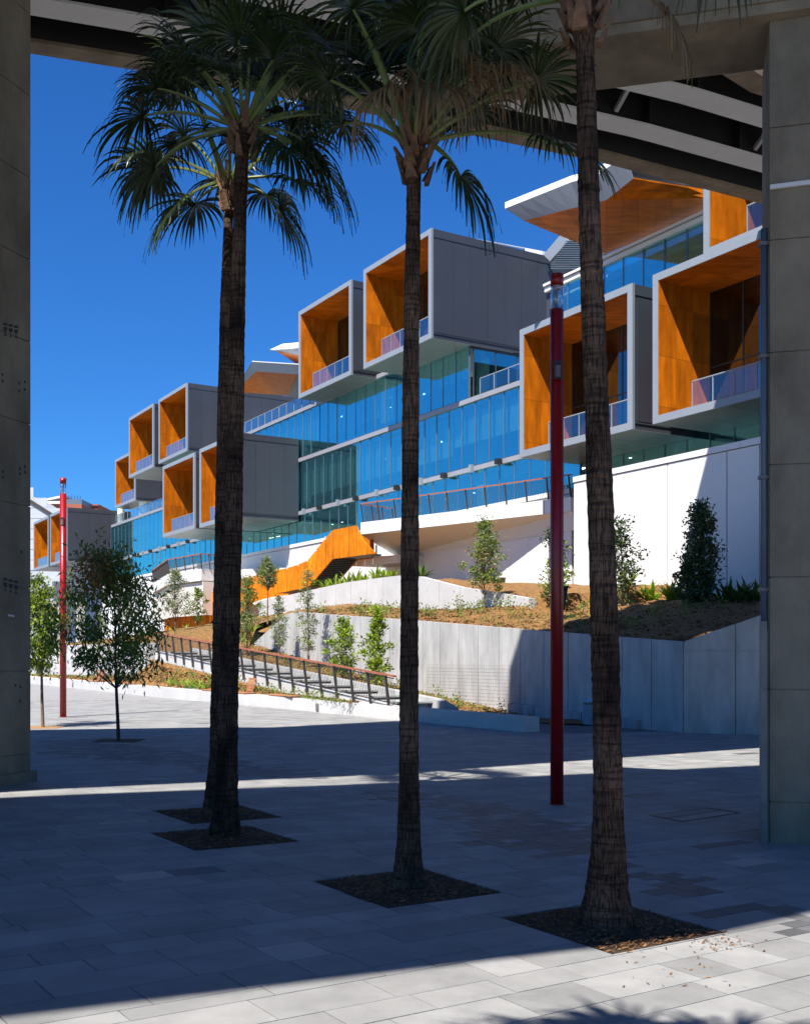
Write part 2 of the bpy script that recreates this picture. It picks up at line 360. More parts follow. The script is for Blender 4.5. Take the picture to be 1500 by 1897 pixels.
# bed as strips so that it follows the crossfall
for i in range(-36, 18):
    mb.face([(x, y, gz(x) - .016) for x, y in ((i,2.5),(i+1,2.5),(i+1,46.5),(i,46.5))])
mb.build('paving_bed', M['bed'], pav, fix=False)
def paver_mb(mb, r, m=0, jt=.0042):
    p0, p1, q0, q1 = r[0]+jt, r[1]-jt, r[2]+jt, r[3]-jt
    dz = rng.uniform(-.0012, .0012); t = []
    for (p, q) in ((p0,q0),(p1,q0),(p1,q1),(p0,q1)):
        x, y = PQ(p, q); t.append((x, y, gz(x) + dz))
    b = [(x, y, z-.014) for x, y, z in t]
    i = [mb.vert(k) for k in b + t]
    for f in ((4,5,6,7),(0,1,5,4),(1,2,6,5),(2,3,7,6),(3,0,4,7)):
        mb.f.append([i[k] for k in f]); mb.m.append(m)
vis = []
rest = []
for t in rects:
    y, r, m = t; x, yy = PQ((r[0]+r[1])/2, (r[2]+r[3])/2); px, py = px_of(x, yy, gz(x))
    (vis if len(vis) < 296 and -20 < px < 1520 and py < 1915 else rest).append(t)
for y, r, m in vis:
    mb = MB(); paver_mb(mb, r)
    c = PQ((r[0]+r[1])/2, (r[2]+r[3])/2); off(mb, (c[0], c[1], gz(c[0])))
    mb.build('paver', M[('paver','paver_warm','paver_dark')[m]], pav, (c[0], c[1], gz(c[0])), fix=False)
mb = MB()
for y, r, m in rest: paver_mb(mb, r, m)
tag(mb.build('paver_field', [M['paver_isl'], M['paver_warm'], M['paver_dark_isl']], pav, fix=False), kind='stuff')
# tree pits
for i, c in enumerate(pits):
    mb = MB(); n = 14; hh = {}
    for a in range(n+1):
        for b in range(n+1):
            u, v_ = (a/n-.5)*(PIT-.01), (b/n-.5)*(PIT-.01); p = A2*u + B2*v_
            hh[a,b] = mb.vert((p.x, p.y, gz(c.x+p.x) - gz(c.x) - .012 + .012*random.random() + .02*math.exp(-(u*u+v_*v_)/.12)))
    for a in range(n):
        for b in range(n): mb.f.append([hh[a,b],hh[a+1,b],hh[a+1,b+1],hh[a,b+1]]); mb.m.append(0)
    for k in range(1100):                           # loose bark chips
        u, v_ = random.uniform(-.59,.59), random.uniform(-.59,.59); p = A2*u + B2*v_
        z = gz(c.x+p.x) - gz(c.x) + .004 + .02*math.exp(-(u*u+v_*v_)/.12); a = random.random()*PI; l_ = random.uniform(.012,.03); w_ = random.uniform(.003,.008)
        dx, dy = math.cos(a)*l_, math.sin(a)*l_; ex, ey = -math.sin(a)*w_, math.cos(a)*w_; t = random.uniform(-.008,.012)
        mb.face([(p.x-dx-ex,p.y-dy-ey,z),(p.x+dx-ex,p.y+dy-ey,z+t),(p.x+dx+ex,p.y+dy+ey,z+t+.003),(p.x-dx+ex,p.y-dy+ey,z+.003)], 1)
    o = mb.build('mulch_square', [M['mulch'], M['chips']], None, (c.x, c.y, gz(c.x)), fix=False)
    tag(o, kind='stuff', group='bark mulch squares at the feet of the palms')
# spilled bark chips in the sun by the nearest pit
mb = MB()
for k in range(110):
    p = G(1325 + random.gauss(0,32), 1745 + random.gauss(0,9)) if k < 70 else G(random.uniform(1150,1420), random.uniform(1738,1830))
    a = random.random()*PI; l_ = random.uniform(.008,.02); dx, dy = math.cos(a)*l_, math.sin(a)*l_; ex, ey = -dy*.3, dx*.3; z = p.z+.004
    mb.face([(p.x-dx-ex,p.y-dy-ey,z),(p.x+dx-ex,p.y+dy-ey,z+.004),(p.x+dx+ex,p.y+dy+ey,z+.006),(p.x-dx+ex,p.y-dy+ey,z+.002)])
tag(mb.build('spilled_bark', M['chips'], fix=False), kind='stuff')
# access cover: two steel rims in the paving
def cover(pts, label):
    P = [G(*p) for p in pts]; c = sum(P, Vector()) / 4
    t = thing('access_cover', label, 'access cover', c)
    for (a, b) in ((0, .5), (.5, 1)):
        Q = [P[0].lerp(P[1], a), P[0].lerp(P[1], b), P[3].lerp(P[2], b), P[3].lerp(P[2], a)]
        mb = MB()
        for k in range(4): mb.bar(Q[k] - c + Vector((0,0,.001)), Q[(k+1)%4] - c + Vector((0,0,.001)), .035, .012)
        mb.build('rim', M['black'], t)
        mb = MB(); mid = sum(Q, Vector())/4
        mb.prism([mid.lerp(k, .93) - c + Vector((0,0,.0)) for k in Q], (0,0,.005)); mb.build('lid', M['paver'], t)
cover([(1204,1511),(1262,1522),(1370,1506),(1308,1497)], 'twin-lid access cover with dark rims set in the shaded paving')

# ------------------------------------------------------------------ viaduct
ZF, ZT = 13.5, 17.0
def pline_offset(P, d):
    o = []
    for k in range(len(P)):
        t = (P[min(k+1,len(P)-1)] - P[max(k-1,0)]).normalized(); n = Vector((t.y, -t.x, 0)); o.append(P[k] + n*d)
    return o
fe = [HZ(60,100,ZF), HZ(260,131.5,ZF), HZ(700,214,ZF), HZ(1108,300,ZF), HZ(1400,375,ZF)]
fe = [fe[0] + (fe[0]-fe[1]).normalized()*40, fe[0] + (fe[0]-fe[1]).normalized()*8] + fe + [fe[4] + (fe[4]-fe[3]).normalized()*8, fe[4] + (fe[4]-fe[3]).normalized()*55]
deck = thing('viaduct_deck', 'far concrete and steel road deck seen from beneath across the top of the view', 'road viaduct', (fe[4].x, fe[4].y, ZF))
DO = Vector((fe[4].x, fe[4].y, ZF))
def strip(P, d0, d1, z0, z1, name, mat, parent, O):
    a, b = pline_offset(P, d0), pline_offset(P, d1); mb = MB()
    for k in range(len(P)-1):
        q = [(a[k],z0),(a[k+1],z0),(b[k+1],z0),(b[k],z0),(a[k],z1),(a[k+1],z1),(b[k+1],z1),(b[k],z1)]
        mb.hexa([(p.x-O.x, p.y-O.y, z-O.z) for p, z in q])
    return mb.build(name, mat, parent)
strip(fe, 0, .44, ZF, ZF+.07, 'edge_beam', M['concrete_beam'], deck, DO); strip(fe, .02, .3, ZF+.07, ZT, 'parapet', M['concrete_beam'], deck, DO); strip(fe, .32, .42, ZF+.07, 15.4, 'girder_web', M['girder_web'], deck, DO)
na_ = [caster(Vector((x,y,gz(x))), ZF) for x, y in ((-5.7,15.35),(-.1,18.98),(8.35,26.5))]
def ext(P, l0, l1): return [P[0] + (P[0]-P[1]).normalized()*l0] + P + [P[-1] + (P[-1]-P[-2]).normalized()*l1]
ne = ext(na_, 36, 5); ne.append(ne[-1] + Vector((46,22,0)))
strip(ne, 0, -.5, ZF, ZT, 'parapet', M['concrete_beam'], deck, DO)
mb = MB(); far = pline_offset(fe, .3)
def resample(P, n):
    d = [0]
    for a, b in zip(P, P[1:]): d.append(d[-1] + (b-a).length)
    o = []
    for k in range(n):
        t = d[-1]*k/(n-1); i = min(max(j for j in range(len(d)) if d[j] <= t+1e-9), len(P)-2); o.append(P[i].lerp(P[i+1], (t-d[i])/(d[i+1]-d[i])))
    return o
fa, na = resample(far, 24), resample(ne, 24)
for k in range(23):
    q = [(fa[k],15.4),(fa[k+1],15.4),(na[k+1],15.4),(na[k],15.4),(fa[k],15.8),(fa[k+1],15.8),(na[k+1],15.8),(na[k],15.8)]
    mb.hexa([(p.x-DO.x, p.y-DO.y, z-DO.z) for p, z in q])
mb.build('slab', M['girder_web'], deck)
def ne_y(x):
    return lerp_tab([(q.x, q.y) for q in ne], x)
for g in range(6):
    d0 = 1.62*(g+1)
    fg = [q for q in resample(fe[1:-1], 60) if (pline_offset([q, q+Vector((.92,.39,0))], d0)[0]).y > ne_y(pline_offset([q, q+Vector((.92,.39,0))], d0)[0].x) + .45]
    strip(fg, d0-.3, d0+.28, ZF, ZF+.05, 'girder_flange', M['girder_flange'], deck, DO)
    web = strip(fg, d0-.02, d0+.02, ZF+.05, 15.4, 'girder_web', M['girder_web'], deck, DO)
    c = resample(pline_offset(fg, d0), 14)
    for k in range(1, 13):
        t = (c[k+1]-c[k-1]).normalized(); n = Vector((t.y,-t.x,0)); p = c[k] - DO; mb = MB()
        mb.bar((p.x,p.y,.05),(p.x,p.y,1.9), .07, .5, up=n); mb.build('stiffener', M['girder_web'], web)
    if g < 5:
        cc = resample(pline_offset(fg[:-3], d0+.81), 9)
        for k in range(1, 8):
            t = (cc[k+1]-cc[k-1]).normalized(); n = Vector((t.y,-t.x,0)); p = cc[k]-DO; mb = MB()
            mb.bar((p.x-n.x*.78,p.y-n.y*.78,.3),(p.x+n.x*.78,p.y+n.y*.78,1.3), .09, .09)
            mb.build('cross_brace', M['girder_flange'] if g == 0 else M['girder_web'], deck)
# deck behind the camera (its shade lies across the foreground)
bf = ext([caster(Vector((x,y,gz(x))), ZT) for x, y in ((-5.5,14.8),(-.1,17.65),(8,22.7))], 30, 8); bf.append(bf[-1] + Vector((46,20,0)))
bn = ext([caster(G(0,1888), ZF), caster(G(1330,1730), ZF), caster(G(1500,1692), ZF)], 34, 10); bn.append(bn[-1] + Vector((46,21,0)))
deck2 = thing('viaduct_deck', 'near concrete road deck passing over the photographer, above the picture', 'road viaduct', (0,2,ZF))
O2 = Vector((0,2,ZF))
strip(bf, 0, .5, ZF, ZT, 'parapet', M['concrete_beam'], deck2, O2); strip(bn, 0, -.5, ZF, ZF+3.6, 'parapet', M['concrete_beam'], deck2, O2)
mb = MB(); fa, na = resample(pline_offset(bf, .25), 16), resample(pline_offset(bn, -.25), 16)
for k in range(15):
    q = [(fa[k],14),(fa[k+1],14),(na[k+1],14),(na[k],14),(fa[k],15.8),(fa[k+1],15.8),(na[k+1],15.8),(na[k],15.8)]
    mb.hexa([(p.x-O2.x, p.y-O2.y, z-O2.z) for p, z in q])
mb.build('slab', M['concrete_old'], deck2)

# unseen ramp added over the far deck, shaped to shade right-hand walls and beds
ZR = 24.0
rc_ = [caster(P, ZR) for P in (G(735,1336), G(968,1324), Vector((4.9,37.9,3.05)), Vector((5.03,39,3.1)), Vector((7.34,42.9,3.5)), Vector((12.7,51.0,4.9)), Vector((13.85,49.1,11.2)))]
rf = ext(rc_, 34, 36)
rn = [Vector(p) for p in ((-34,-8,0),(-6,15.5,0),(0,20,0),(6,24,0),(20,31,0),(60,51,0))]
shade_ramp = thing('added_shade_ramp', 'unseen concrete ramp added above the far deck to shade the right-hand walls and beds', 'road viaduct', (0,20,ZR)); O3 = Vector((0,20,ZR))
mb = MB(); fa, na = resample(rf, 40), resample(rn, 40)
for k in range(39):
    q = [(fa[k],ZR),(fa[k+1],ZR),(na[k+1],ZR),(na[k],ZR),(fa[k],ZR+1.0),(fa[k+1],ZR+1.0),(na[k+1],ZR+1.0),(na[k],ZR+1.0)]
    mb.hexa([(p.x-O3.x, p.y-O3.y, z-O3.z) for p, z in q])
mb.build('slab', M['concrete_old'], shade_ramp)

# columns: stacked casting lifts with recessed joints
def column(corner, du, dv, wu, wv, zs, mat, name, label, foot=0):
    o = thing(name, label, 'viaduct column', (corner.x, corner.y, gz(corner.x)))
    for a, b in zip(zs, zs[1:]):
        mb = MB(); g = .012
        P = [corner, corner+du*wu, corner+du*wu+dv*wv, corner+dv*wv]
        mb.hexa([(p.x-corner.x, p.y-corner.y, z-gz(corner.x)) for z in (a+g/2, b-g/2) for p in P]); mb.build('concrete_lift', mat, o)
    mb = MB(); i = .02; P = [corner+du*i+dv*i, corner+du*(wu-i)+dv*i, corner+du*(wu-i)+dv*(wv-i), corner+du*i+dv*(wv-i)]
    mb.hexa([(p.x-corner.x, p.y-corner.y, z-gz(corner.x)) for z in (zs[0], zs[-1]) for p in P]); mb.build('core', mat, o)
    if foot:
        mb = MB(); P = [corner-du*foot-dv*foot, corner+du*(wu+foot)-dv*foot, corner+du*(wu+foot)+dv*(wv+foot), corner-du*foot+dv*(wv+foot)]
        mb.hexa([(p.x-corner.x, p.y-corner.y, z) for z in (-.3, .16) for p in P]); mb.build('footing', mat, o)
    return o
lc = G(57,1447); dn = Vector((.323,.946,0)); dl = Vector((-.946,.323,0))
cl = column(lc, dl, -dn, 2.6, 3.4, [-.3,.56,1.82,3.08,4.34,5.60,6.86,8.12,9.38,10.64,11.9,13.5], M['concrete_old'], 'viaduct_column', 'massive concrete column filling the left edge with stencilled marks', .07)
# stencil marks and tag on its inner face
def on_left(px, py): 
    r = Vector(((px-CX)/F, 1, (H0-py)/F)); n = Vector((dn.y, -dn.x, 0)); Y = lc.dot(n) / (r.x*n.x + r.y*n.y) if False else ((lc.x*n.x+lc.y*n.y) / (r.x*n.x + r.y*n.y))
    return Vector((r.x*Y, Y, E + r.z*Y)) + n*.004
for (yy, faint) in ((598,0),(1071,0)):
    for k, xx in enumerate((10,20,30)):
        mb = MB(); sc = 1
        def q(dx, dy): return on_left(xx+dx, yy+dy+ (xx-20)*.25) - lc - Vector((0,0,-0))
        for poly in ([(-4,-14),(4,-13),(4,-8),(-4,-9)], [(-4,-6),(4,-5),(3,2),(-3,1)], [(-.8,1),(.8,1.2),(.8,9),(-.8,8.8)], [(-3,8),(3,9),(3,11),(-3,10)]):
            mb.face([q(*p) - Vector((0,0,gz(lc.x))) for p in poly])
        mb.build('stencil_mark', M['ink'], cl, fix=False)
mb = MB(); mb.face([on_left(*p) - lc - Vector((0,0,gz(lc.x))) + Vector((0,0,0)) for p in ((15,1122),(27,1124),(27,1127.5),(15,1125.5))]); mb.build('tag_plate', M['tag'], cl, fix=False)
mb = MB()
for (px, py) in ((5,678),(5,690),(36,695),(46,692),(36,709),(46,706),(6,858),(6,868),(37,853),(46,849),(37,862),(47,860),(40,1007),(29,1254),(38,1257),(38,1283)):
    c = on_left(px, py) - lc - Vector((0,0,gz(lc.x))); mb.lathe([(.014,-.02),(.014,.02)], c, 6)
mb.build('form_tie_hole', M['ink'], cl)

rc = G(1425,1562); ru = Vector((.970,-.247,0)); rv = Vector((.247,.970,0))
cr_ = column(rc, ru, rv, 2.6, 1.25, [-.4,.375,1.665,2.955,4.245,5.535,6.825,8.115,9.35], M['concrete_old'], 'viaduct_column', 'brown-grey concrete column at the right edge with a steel drain cover')
mb = MB(); zb = E + (H0-349)/F*rc.y
for k in range(6):
    a, b = rc + ru*(.4*k) - rv*.03, rc + ru*(.4*k+.4) - rv*.03
    mb.bar((a.x-rc.x, a.y-rc.y, zb-gz(rc.x)+.012*math.sin(k)), (b.x-rc.x, b.y-rc.y, zb-gz(rc.x)+.012*math.sin(k+1)), .03, .05)
mb.build('cable_strap', M['girder_flange'], cr_)
# crosshead beam
bz = 9.35
n0, n1 = HZ(1423,25,bz), HZ(1060,75,bz); f0, f1 = HZ(1423,127,bz), HZ(1105,172,bz)
dirb = (n1-n0).normalized(); ln = 4.35
bo = thing('crosshead_beam', 'deep brown concrete beam cantilevering from the right column under the deck', 'bridge beam', n0)
mb = MB(); P = [n0-dirb*5, n0+dirb*ln, f0+dirb*ln, f0-dirb*5]
mb.hexa([(p.x-n0.x, p.y-n0.y, z) for z in (0, 1.5) for p in P]); mb.build('beam_body', M['concrete_beam'], bo)
mb = MB(); e_ = Vector((dirb.y, -dirb.x, 0)); e_ = e_ if e_.y < 0 else -e_
P = [n0-dirb*5, n0+dirb*ln, n0+dirb*ln+e_*.03, n0-dirb*5+e_*.03]
mb.hexa([(p.x-n0.x, p.y-n0.y, z) for z in (.12, 1.45) for p in P]); mb.build('face_panel', M['concrete_old'], bo)
# drain pipe and its steel cover on the right column
dp = thing('drain_pipe', 'vertical drain pipe with grey steel guard on the right column', 'drain pipe', (rc.x, rc.y, gz(rc.x)))
pc = rc - ru*.055 + rv*.10
mb = MB(); mb.tube([(pc.x-rc.x,pc.y-rc.y,2.45),(pc.x-rc.x,pc.y-rc.y,7.1)], .042, 10); mb.build('pipe', M['mullion'], dp, smooth=True)
mb = MB()
a = rc - ru*.105 - rv*.06
P = [a, a+ru*.07, a+ru*.07+rv*.2, a+rv*.2]
mb.hexa([(p.x-rc.x,p.y-rc.y,z) for z in (-.02,2.55) for p in P]); mb.build('guard', M['steel'], dp)
mb = MB(); mb.tube([(a.x-rc.x+.03,a.y-rc.y-.004,.46),(a.x-rc.x+.03,a.y-rc.y+.02,.46)], .02, 10); mb.build('knock_hole', M['ink'], dp)
mb = MB()
for z in (2.9,4.2,5.6,6.9): mb.box(pc.x-rc.x-.06,pc.x-rc.x+.07,pc.y-rc.y-.055,pc.y-rc.y+.05,z,z+.04)
mb.build('pipe_clip', M['steel'], dp)

# ------------------------------------------------------------------ gardens and retaining walls
def zt(s): return lerp_tab([(23.1,2.46),(31,3.0),(38,3.5),(45,3.95),(50,4.3),(54.4,2.75),(60,2.7)], s)
ub_t = [(36,4.27),(40.8,4.22),(46,4.31),(50,4.7),(54,5.05),(58,5.1),(66,4.9)]
ut_t = [(37.2,4.5),(37.4,4.55),(43,5.35),(46,5.99),(48.2,6.2),(54,6.17),(57,6.03),(66,5.6)]
def vfront(s): return 23.85 if s >= 23 else 23.85 + (23-s)*1.12
def zright(s): return lerp_tab([(17.8,5.0),(21.8,3.23),(23.1,2.46)], s)
def z35(s): return lerp_tab([(50,6.4),(58,6.2),(80,5.0),(93,4.1),(120,3.6)], s)
def zE(s, v): return 2.6 + (v-18.5)/16.5*(z35(s)-2.6)
def zC(s, v):
    if s < 37.4: 
        f = vfront(s); z0 = (zt(s) if s >= 23 else zright(s)) - .07; z1 = 5.0; c = z0 + (z1-z0) * max(0, min(1, (v-f)/(40-f)))
    elif v <= 29: c = zt(s) - .07 + (lerp_tab(ub_t, s) - zt(s) + .07) * max(0, (v-23.85))/5.15
    else: c = lerp_tab(ut_t, s) - .08 + (5.9 - lerp_tab(ut_t, s)) * (v-29.2)/11.8
    k = smooth01(50, 58, s)
    if v > 29.1: k = smooth01(57, 66, s)
    return c*(1-k) + zE(s, v)*k
def bump(x, y): return .05*math.sin(x*1.9+y*.7) + .04*math.sin(y*2.3-x) + random.uniform(-.03,.03)
def grid(name, ss, vfun, nv, zfun, mat, amp=1.0):
    mb = MB(); idx = {}
    for i, s in enumerate(ss):
        v0, v1 = vfun(s)
        for j in range(nv+1):
            v = v0 + (v1-v0)*j/nv; z = zfun(s, v)
            p = VS(v, s, z + (bump(s*1.3, v*1.3)*amp if 0 < j < nv else 0)); idx[i,j] = mb.vert(p)
    for i in range(len(ss)-1):
        for j in range(nv): mb.f.append([idx[i,j], idx[i+1,j], idx[i+1,j+1], idx[i,j+1]]); mb.m.append(0)
    o = mb.build(name, mat, fix=False, smooth=True); return tag(o, kind='structure')
fr = lambda a, b, st: [a + (b-a)*k/max(1,int((b-a)/st)) for k in range(int((b-a)/st)+1)]
grid('garden_bed', fr(17.8,37.4,.4), lambda s: (vfront(s), 40.4), 40, zC, M['garden'])
grid('garden_bed', fr(37.4,62,.5), lambda s: (23.85, 28.98), 14, zC, M['garden'])
grid('garden_bed', fr(37.2,66,.5), lambda s: (29.2, 41), 20, zC, M['garden'])
def zE2(s, v):
    e = zE(s, v) - (.3 if v >= 36 and s <= 64 else 0)
    if v < 23.8:
        k = smooth01(54.6, 61, s); e = e*k + zB(s, max(v, 19.82))*(1-k)
    return e
GE = lambda: grid('garden_bed', fr(54.6,120,.6), lambda s: (18.3, 40.3), 40, zE2, M['garden'])
# lower strips beside the stairs
def zs(s): return max(-.12, .42 + .0785*(s-30.3)) if s > 29.5 else .3
def zB(s, v):
    zw = lerp_tab([(26,-.1),(31.3,-.02),(38,.6),(46,1.6),(54,2.62),(60,2.8)], s); z1 = max(-.1, zs(s) - (.12 if s > 31 else .3)) if s > 27 else -.15
    if s < 31: z1 = lerp_tab([(24,-.16),(28,-.1),(31,.2)], s)
    return z1 + (zw - z1)*max(0, (v-19.8))/3.9
grid('garden_bed', fr(26.5,56,.5), lambda s: (19.82 if s > 30 else lerp_tab([(26.5,22.6),(30,19.82)], s), 23.75), 9, zB, M['garden'], .7)
GE()
def zA(s, v):
    a, b = vb(s) + .5, 17.85; zb = .43 + gz(VS(vb(s),s,0).x); zt_ = max(zb, zs(s)-.42) if s < 54.5 else lerp_tab([(54.5,2.0),(56,1.3),(62,1.0),(80,.7),(120,.6)], s)
    return zb + (zt_-zb)*max(0, min(1, (v-a)/(max(.3, b-a))))
grid('garden_bed', fr(32.5,110,.5), lambda s: (min(vb(s)+.5, 17.7), 17.85), 8, zA, M['garden'], .7)

def wall_panels(root, O, v, joints, top, bottom, th, mat, name='concrete_panel', gap=.03):
    for a, b in zip(joints, joints[1:]):
        mb = MB(); a2, b2 = a+gap/2, b-gap/2
        P = [VS(v,a2,bottom(a2)), VS(v,b2,bottom(b2)), VS(v,b2,top(b2)), VS(v,a2,top(a2))]
        mb.prism([p-O for p in P], D*th); mb.build(name, mat, root)
jn = [23.1+1.3*k for k in range(25)]
O = VS(23.7, 30, 0)
tw = thing('retaining_wall', 'tall pale concrete retaining wall beside the stairs, its right half in shade', 'retaining wall', O)
wall_panels(tw, O, 23.5, [j for j in jn if j < 54.4] + [54.4], zt, lambda s: -.6, .28, M['concrete_wall'])
mb = MB(); mb.prism([VS(23.62,23.12,-.6)-O, VS(23.62,54.3,-.6)-O, VS(23.62,54.3,2.6)-O, VS(23.62,50,4.1)-O, VS(23.62,38,3.4)-O, VS(23.62,23.12,2.36)-O], D*.1); mb.build('core', M['concrete_wall'], tw)
for a, b in ((24.9,27.4),(27.45,29.9),(29.95,31.4)):
    mb = MB(); mb.prism([VS(23.32,a,-.3)-O, VS(23.32,b,-.3)-O, VS(23.32,b,lerp_tab([(24,.05),(31,.36)],b))-O, VS(23.32,a,lerp_tab([(24,.05),(31,.36)],a))-O], D*.17); mb.build('plinth_block', M['concrete_wall'], tw)
mb = MB()                                          # climbing mesh fixed to the sunlit part
for k in range(44):
    s = 30.9 + k*.14; mb.bar(VS(23.42,s,.35+max(0,(s-34))*.06)-O, VS(23.42,s,1.72)-O, .0035, .0035)
for k in range(11): mb.bar(VS(23.42,30.9,.4+k*.13)-O, VS(23.42,37.0,.4+k*.13)-O, .0035, .0035)
tag(mb.build('climbing_mesh', M['steel'], tw), kind='stuff')
# return wall to the right
W = [VS(23.5,23.08,0), G(1410,1362), Vector((16.6,30.3,-.4))]
W[1].z = 0; W[2].z = 0
rw = thing('retaining_wall', 'shaded grey concrete retaining wall with a rising top beside the right column', 'retaining wall', W[0])
ztw = [2.46, 3.23, 5.6]
segs = []
d1 = (W[1]-W[0]); n_ = 2
tot = [(W[0].lerp(W[1], k/1.5), 2.46 + (3.23-2.46)*k/1.5) for k in (0, 1.0)] 
tot += [(W[1], 3.23)] + [(W[1].lerp(W[2], k/4), 3.23 + (5.6-3.23)*k/4) for k in (1,2,3,4)]
for (a, za), (b, zb_) in zip(tot, tot[1:]):
    t = (b-a).normalized(); n = Vector((-t.y, t.x, 0)); n = n if n.y > 0 else -n; a2, b2 = a+t*.012, b-t*.012; O = W[0]
    for (z0a, z0b, z1a, z1b) in ((-.7,-.7,2.19,2.19), (2.2,2.2,za,zb_)):
        mb = MB(); mb.prism([Vector((a2.x,a2.y,z0a))-O, Vector((b2.x,b2.y,z0b))-O, Vector((b2.x,b2.y,z1b))-O, Vector((a2.x,a2.y,z1a))-O], n*.28)
        mb.build('concrete_panel', M['concrete_wall'], rw)
    mb = MB(); mb.prism([Vector((a.x,a.y,-.6))-O+n*.05, Vector((b.x,b.y,-.6))-O+n*.05, Vector((b.x,b.y,zb_-.05))-O+n*.05, Vector((a.x,a.y,za-.05))-O+n*.05], n*.15); mb.build('core', M['concrete_wall'], rw)
O = VS(29, 48, 4)
uw = thing('retaining_wall', 'white upper retaining wall stepping across the mulched slope', 'retaining wall', O)
wall_panels(uw, O, 28.85, [37.2+1.8*k for k in range(17)], lambda s: lerp_tab(ut_t, s), lambda s: 3.0, .3, M['concrete_white'])
mb = MB(); mb.prism([VS(28.95,37.25,3)-O, VS(28.95,65.9,3)-O, VS(28.95,65.9,5.5)-O, VS(28.95,48.2,6.1)-O, VS(28.95,37.25,4.4)-O], D*.12); mb.build('core', M['concrete_white'], uw)
O = VS(17.5, 60, 1)
lw_ = thing('retaining_wall', 'low white concrete wall at left behind the young trees', 'retaining wall', O)
wall_panels(lw_, O, 17.5, [54.2+2.4*k for k in range(22)], lambda s: 2.72, lambda s: .2, .75, M['concrete_white'])
# bench wall along the plaza edge
O = VS(vb(40), 40, 0)
bw = thing('bench_wall', 'long low white concrete seating wall edging the plaza', 'seating wall', O)
bs = [24.3] + [26+2.6*k for k in range(20)] + [80, 96, 115]
for a, b in zip(bs, bs[1:]):
    A_, B_ = VS(vb(a), a, 0), VS(vb(b), b, 0); t = (B_-A_).normalized(); n = Vector((t.y,-t.x,0)); n = n if n.dot(D) > 0 else -n
    A_ += t*.004; B_ -= t*.004; mb = MB(); th = .62
    ha, hb = .43, .43
    q = [A_, B_, B_+n*th, A_+n*th]
    mb.hexa([(p.x-O.x, p.y-O.y, -.6) for p in q] + [(p.x-O.x, p.y-O.y, gz(p.x)+.43) for p in q]); mb.build('bench_block', M['concrete_white'], bw)
for px, py in ((588.5,1310),(136,1268.5)):         # recessed lights
    r = Vector(((px-CX)/F,1,0)); s = 40
    for _ in range(30):
        P = V(px, py, vb(s)); s = P.dot(L)
    mb = MB(); p = P - D*.02 - O; mb.bar(p - Vector((0,0,.13)), p + Vector((0,0,.13)), .16, .05, up=D); mb.build('recessed_light', M['steel'], bw)

# ------------------------------------------------------------------ garden stairs with balustrade
SV, S0, S1 = 17.9, 30.3, 54.0
O = VS(SV, S0, 0)
st = thing('garden_stairs', 'long shallow concrete steps climbing left behind the seating wall', 'stairs', O)
mb = MB(); mb.prism([VS(SV,S0-.6,-.4)-O, VS(SV,S1,-.4)-O, VS(SV,S1,zs(S1)+.06)-O, VS(SV,S0,zs(S0)+.02)-O, VS(SV,S0-.6,zs(S0)-.1)-O], D*.22); mb.build('string_wall', M['concrete_white'], st)
mb = MB(); mb.prism([VS(19.55,S0-.9,-.4)-O, VS(19.55,S1-.5,-.4)-O, VS(19.55,S1-.5,zs(S1)+.16)-O, VS(19.55,S0,zs(S0)+.2)-O, VS(19.55,S0-.9,zs(S0)-.05)-O], D*.3); mb.build('kerb', M['concrete_wall'], st)
ns = 13; tr_ = (S1-S0)/ns
for k in range(ns):
    a, b = S0+.2 + k*tr_, S0+.2 + (k+1)*tr_ + .05; z = zs(S0) + .04 + .0785*tr_*(k+.6)
    mb = MB(); mb.prism([VS(SV+.224,a+.16,-.4)-O, VS(SV+.224,b+.1,-.4)-O, VS(SV+.224,b+.1,z-.062)-O, VS(SV+.224,a+.16,z-.062)-O], D*1.42); mb.build('riser_block', M['mullion'], st)  # riser blocks coloured dark to stand in for shade under the treads
    mb = MB(); mb.prism([VS(SV+.226,a-.02,z-.06)-O, VS(SV+.226,b,z-.06)-O, VS(SV+.226,b,z)-O, VS(SV+.226,a-.02,z)-O], D*1.41); mb.build('tread', M['concrete_wall'], st)
bl = thing('stair_balustrade', 'dark steel balustrade with red timber handrail beside the garden steps', 'balustrade', O)
hr = 1.0; lean = -D*.16
sp = [S0+.1 + 1.2*k for k in range(20)]
for s in sp:
    mb = MB(); a = VS(SV-.05, s, zs(s)-.32); b = VS(SV-.05, s, zs(s)+hr) + lean
    mb.bar(a-O, b-O, .085, .05, up=L); mb.build('post', M['dark_steel'], bl)
a, b = VS(SV-.05,S0-.5,zs(S0)-.02+hr)+lean, VS(SV-.05,S1+.4,zs(S1)+hr+.03)+lean
mb = MB(); mb.bar(a-O, b-O, .11, .055); mb.build('handrail', M['rail_timber'], bl)
mb = MB()
for dz in (.1, .93):
    k = dz/1.0; mb.bar(VS(SV-.05,S0-.4,zs(S0)+dz-.02)+lean*k-O, VS(SV-.05,S1+.3,zs(S1)+dz+.02)+lean*k-O, .03, .03)
n = int((S1-S0)/.115)
for k in range(n):
    s = S0-.3 + k*.115; mb.bar(VS(SV-.05,s,zs(s)+.1)+lean*.1-O, VS(SV-.05,s,zs(s)+.93)+lean*.93-O, .011, .011)
tag(mb.build('bars', M['dark_steel'], bl), kind='stuff')
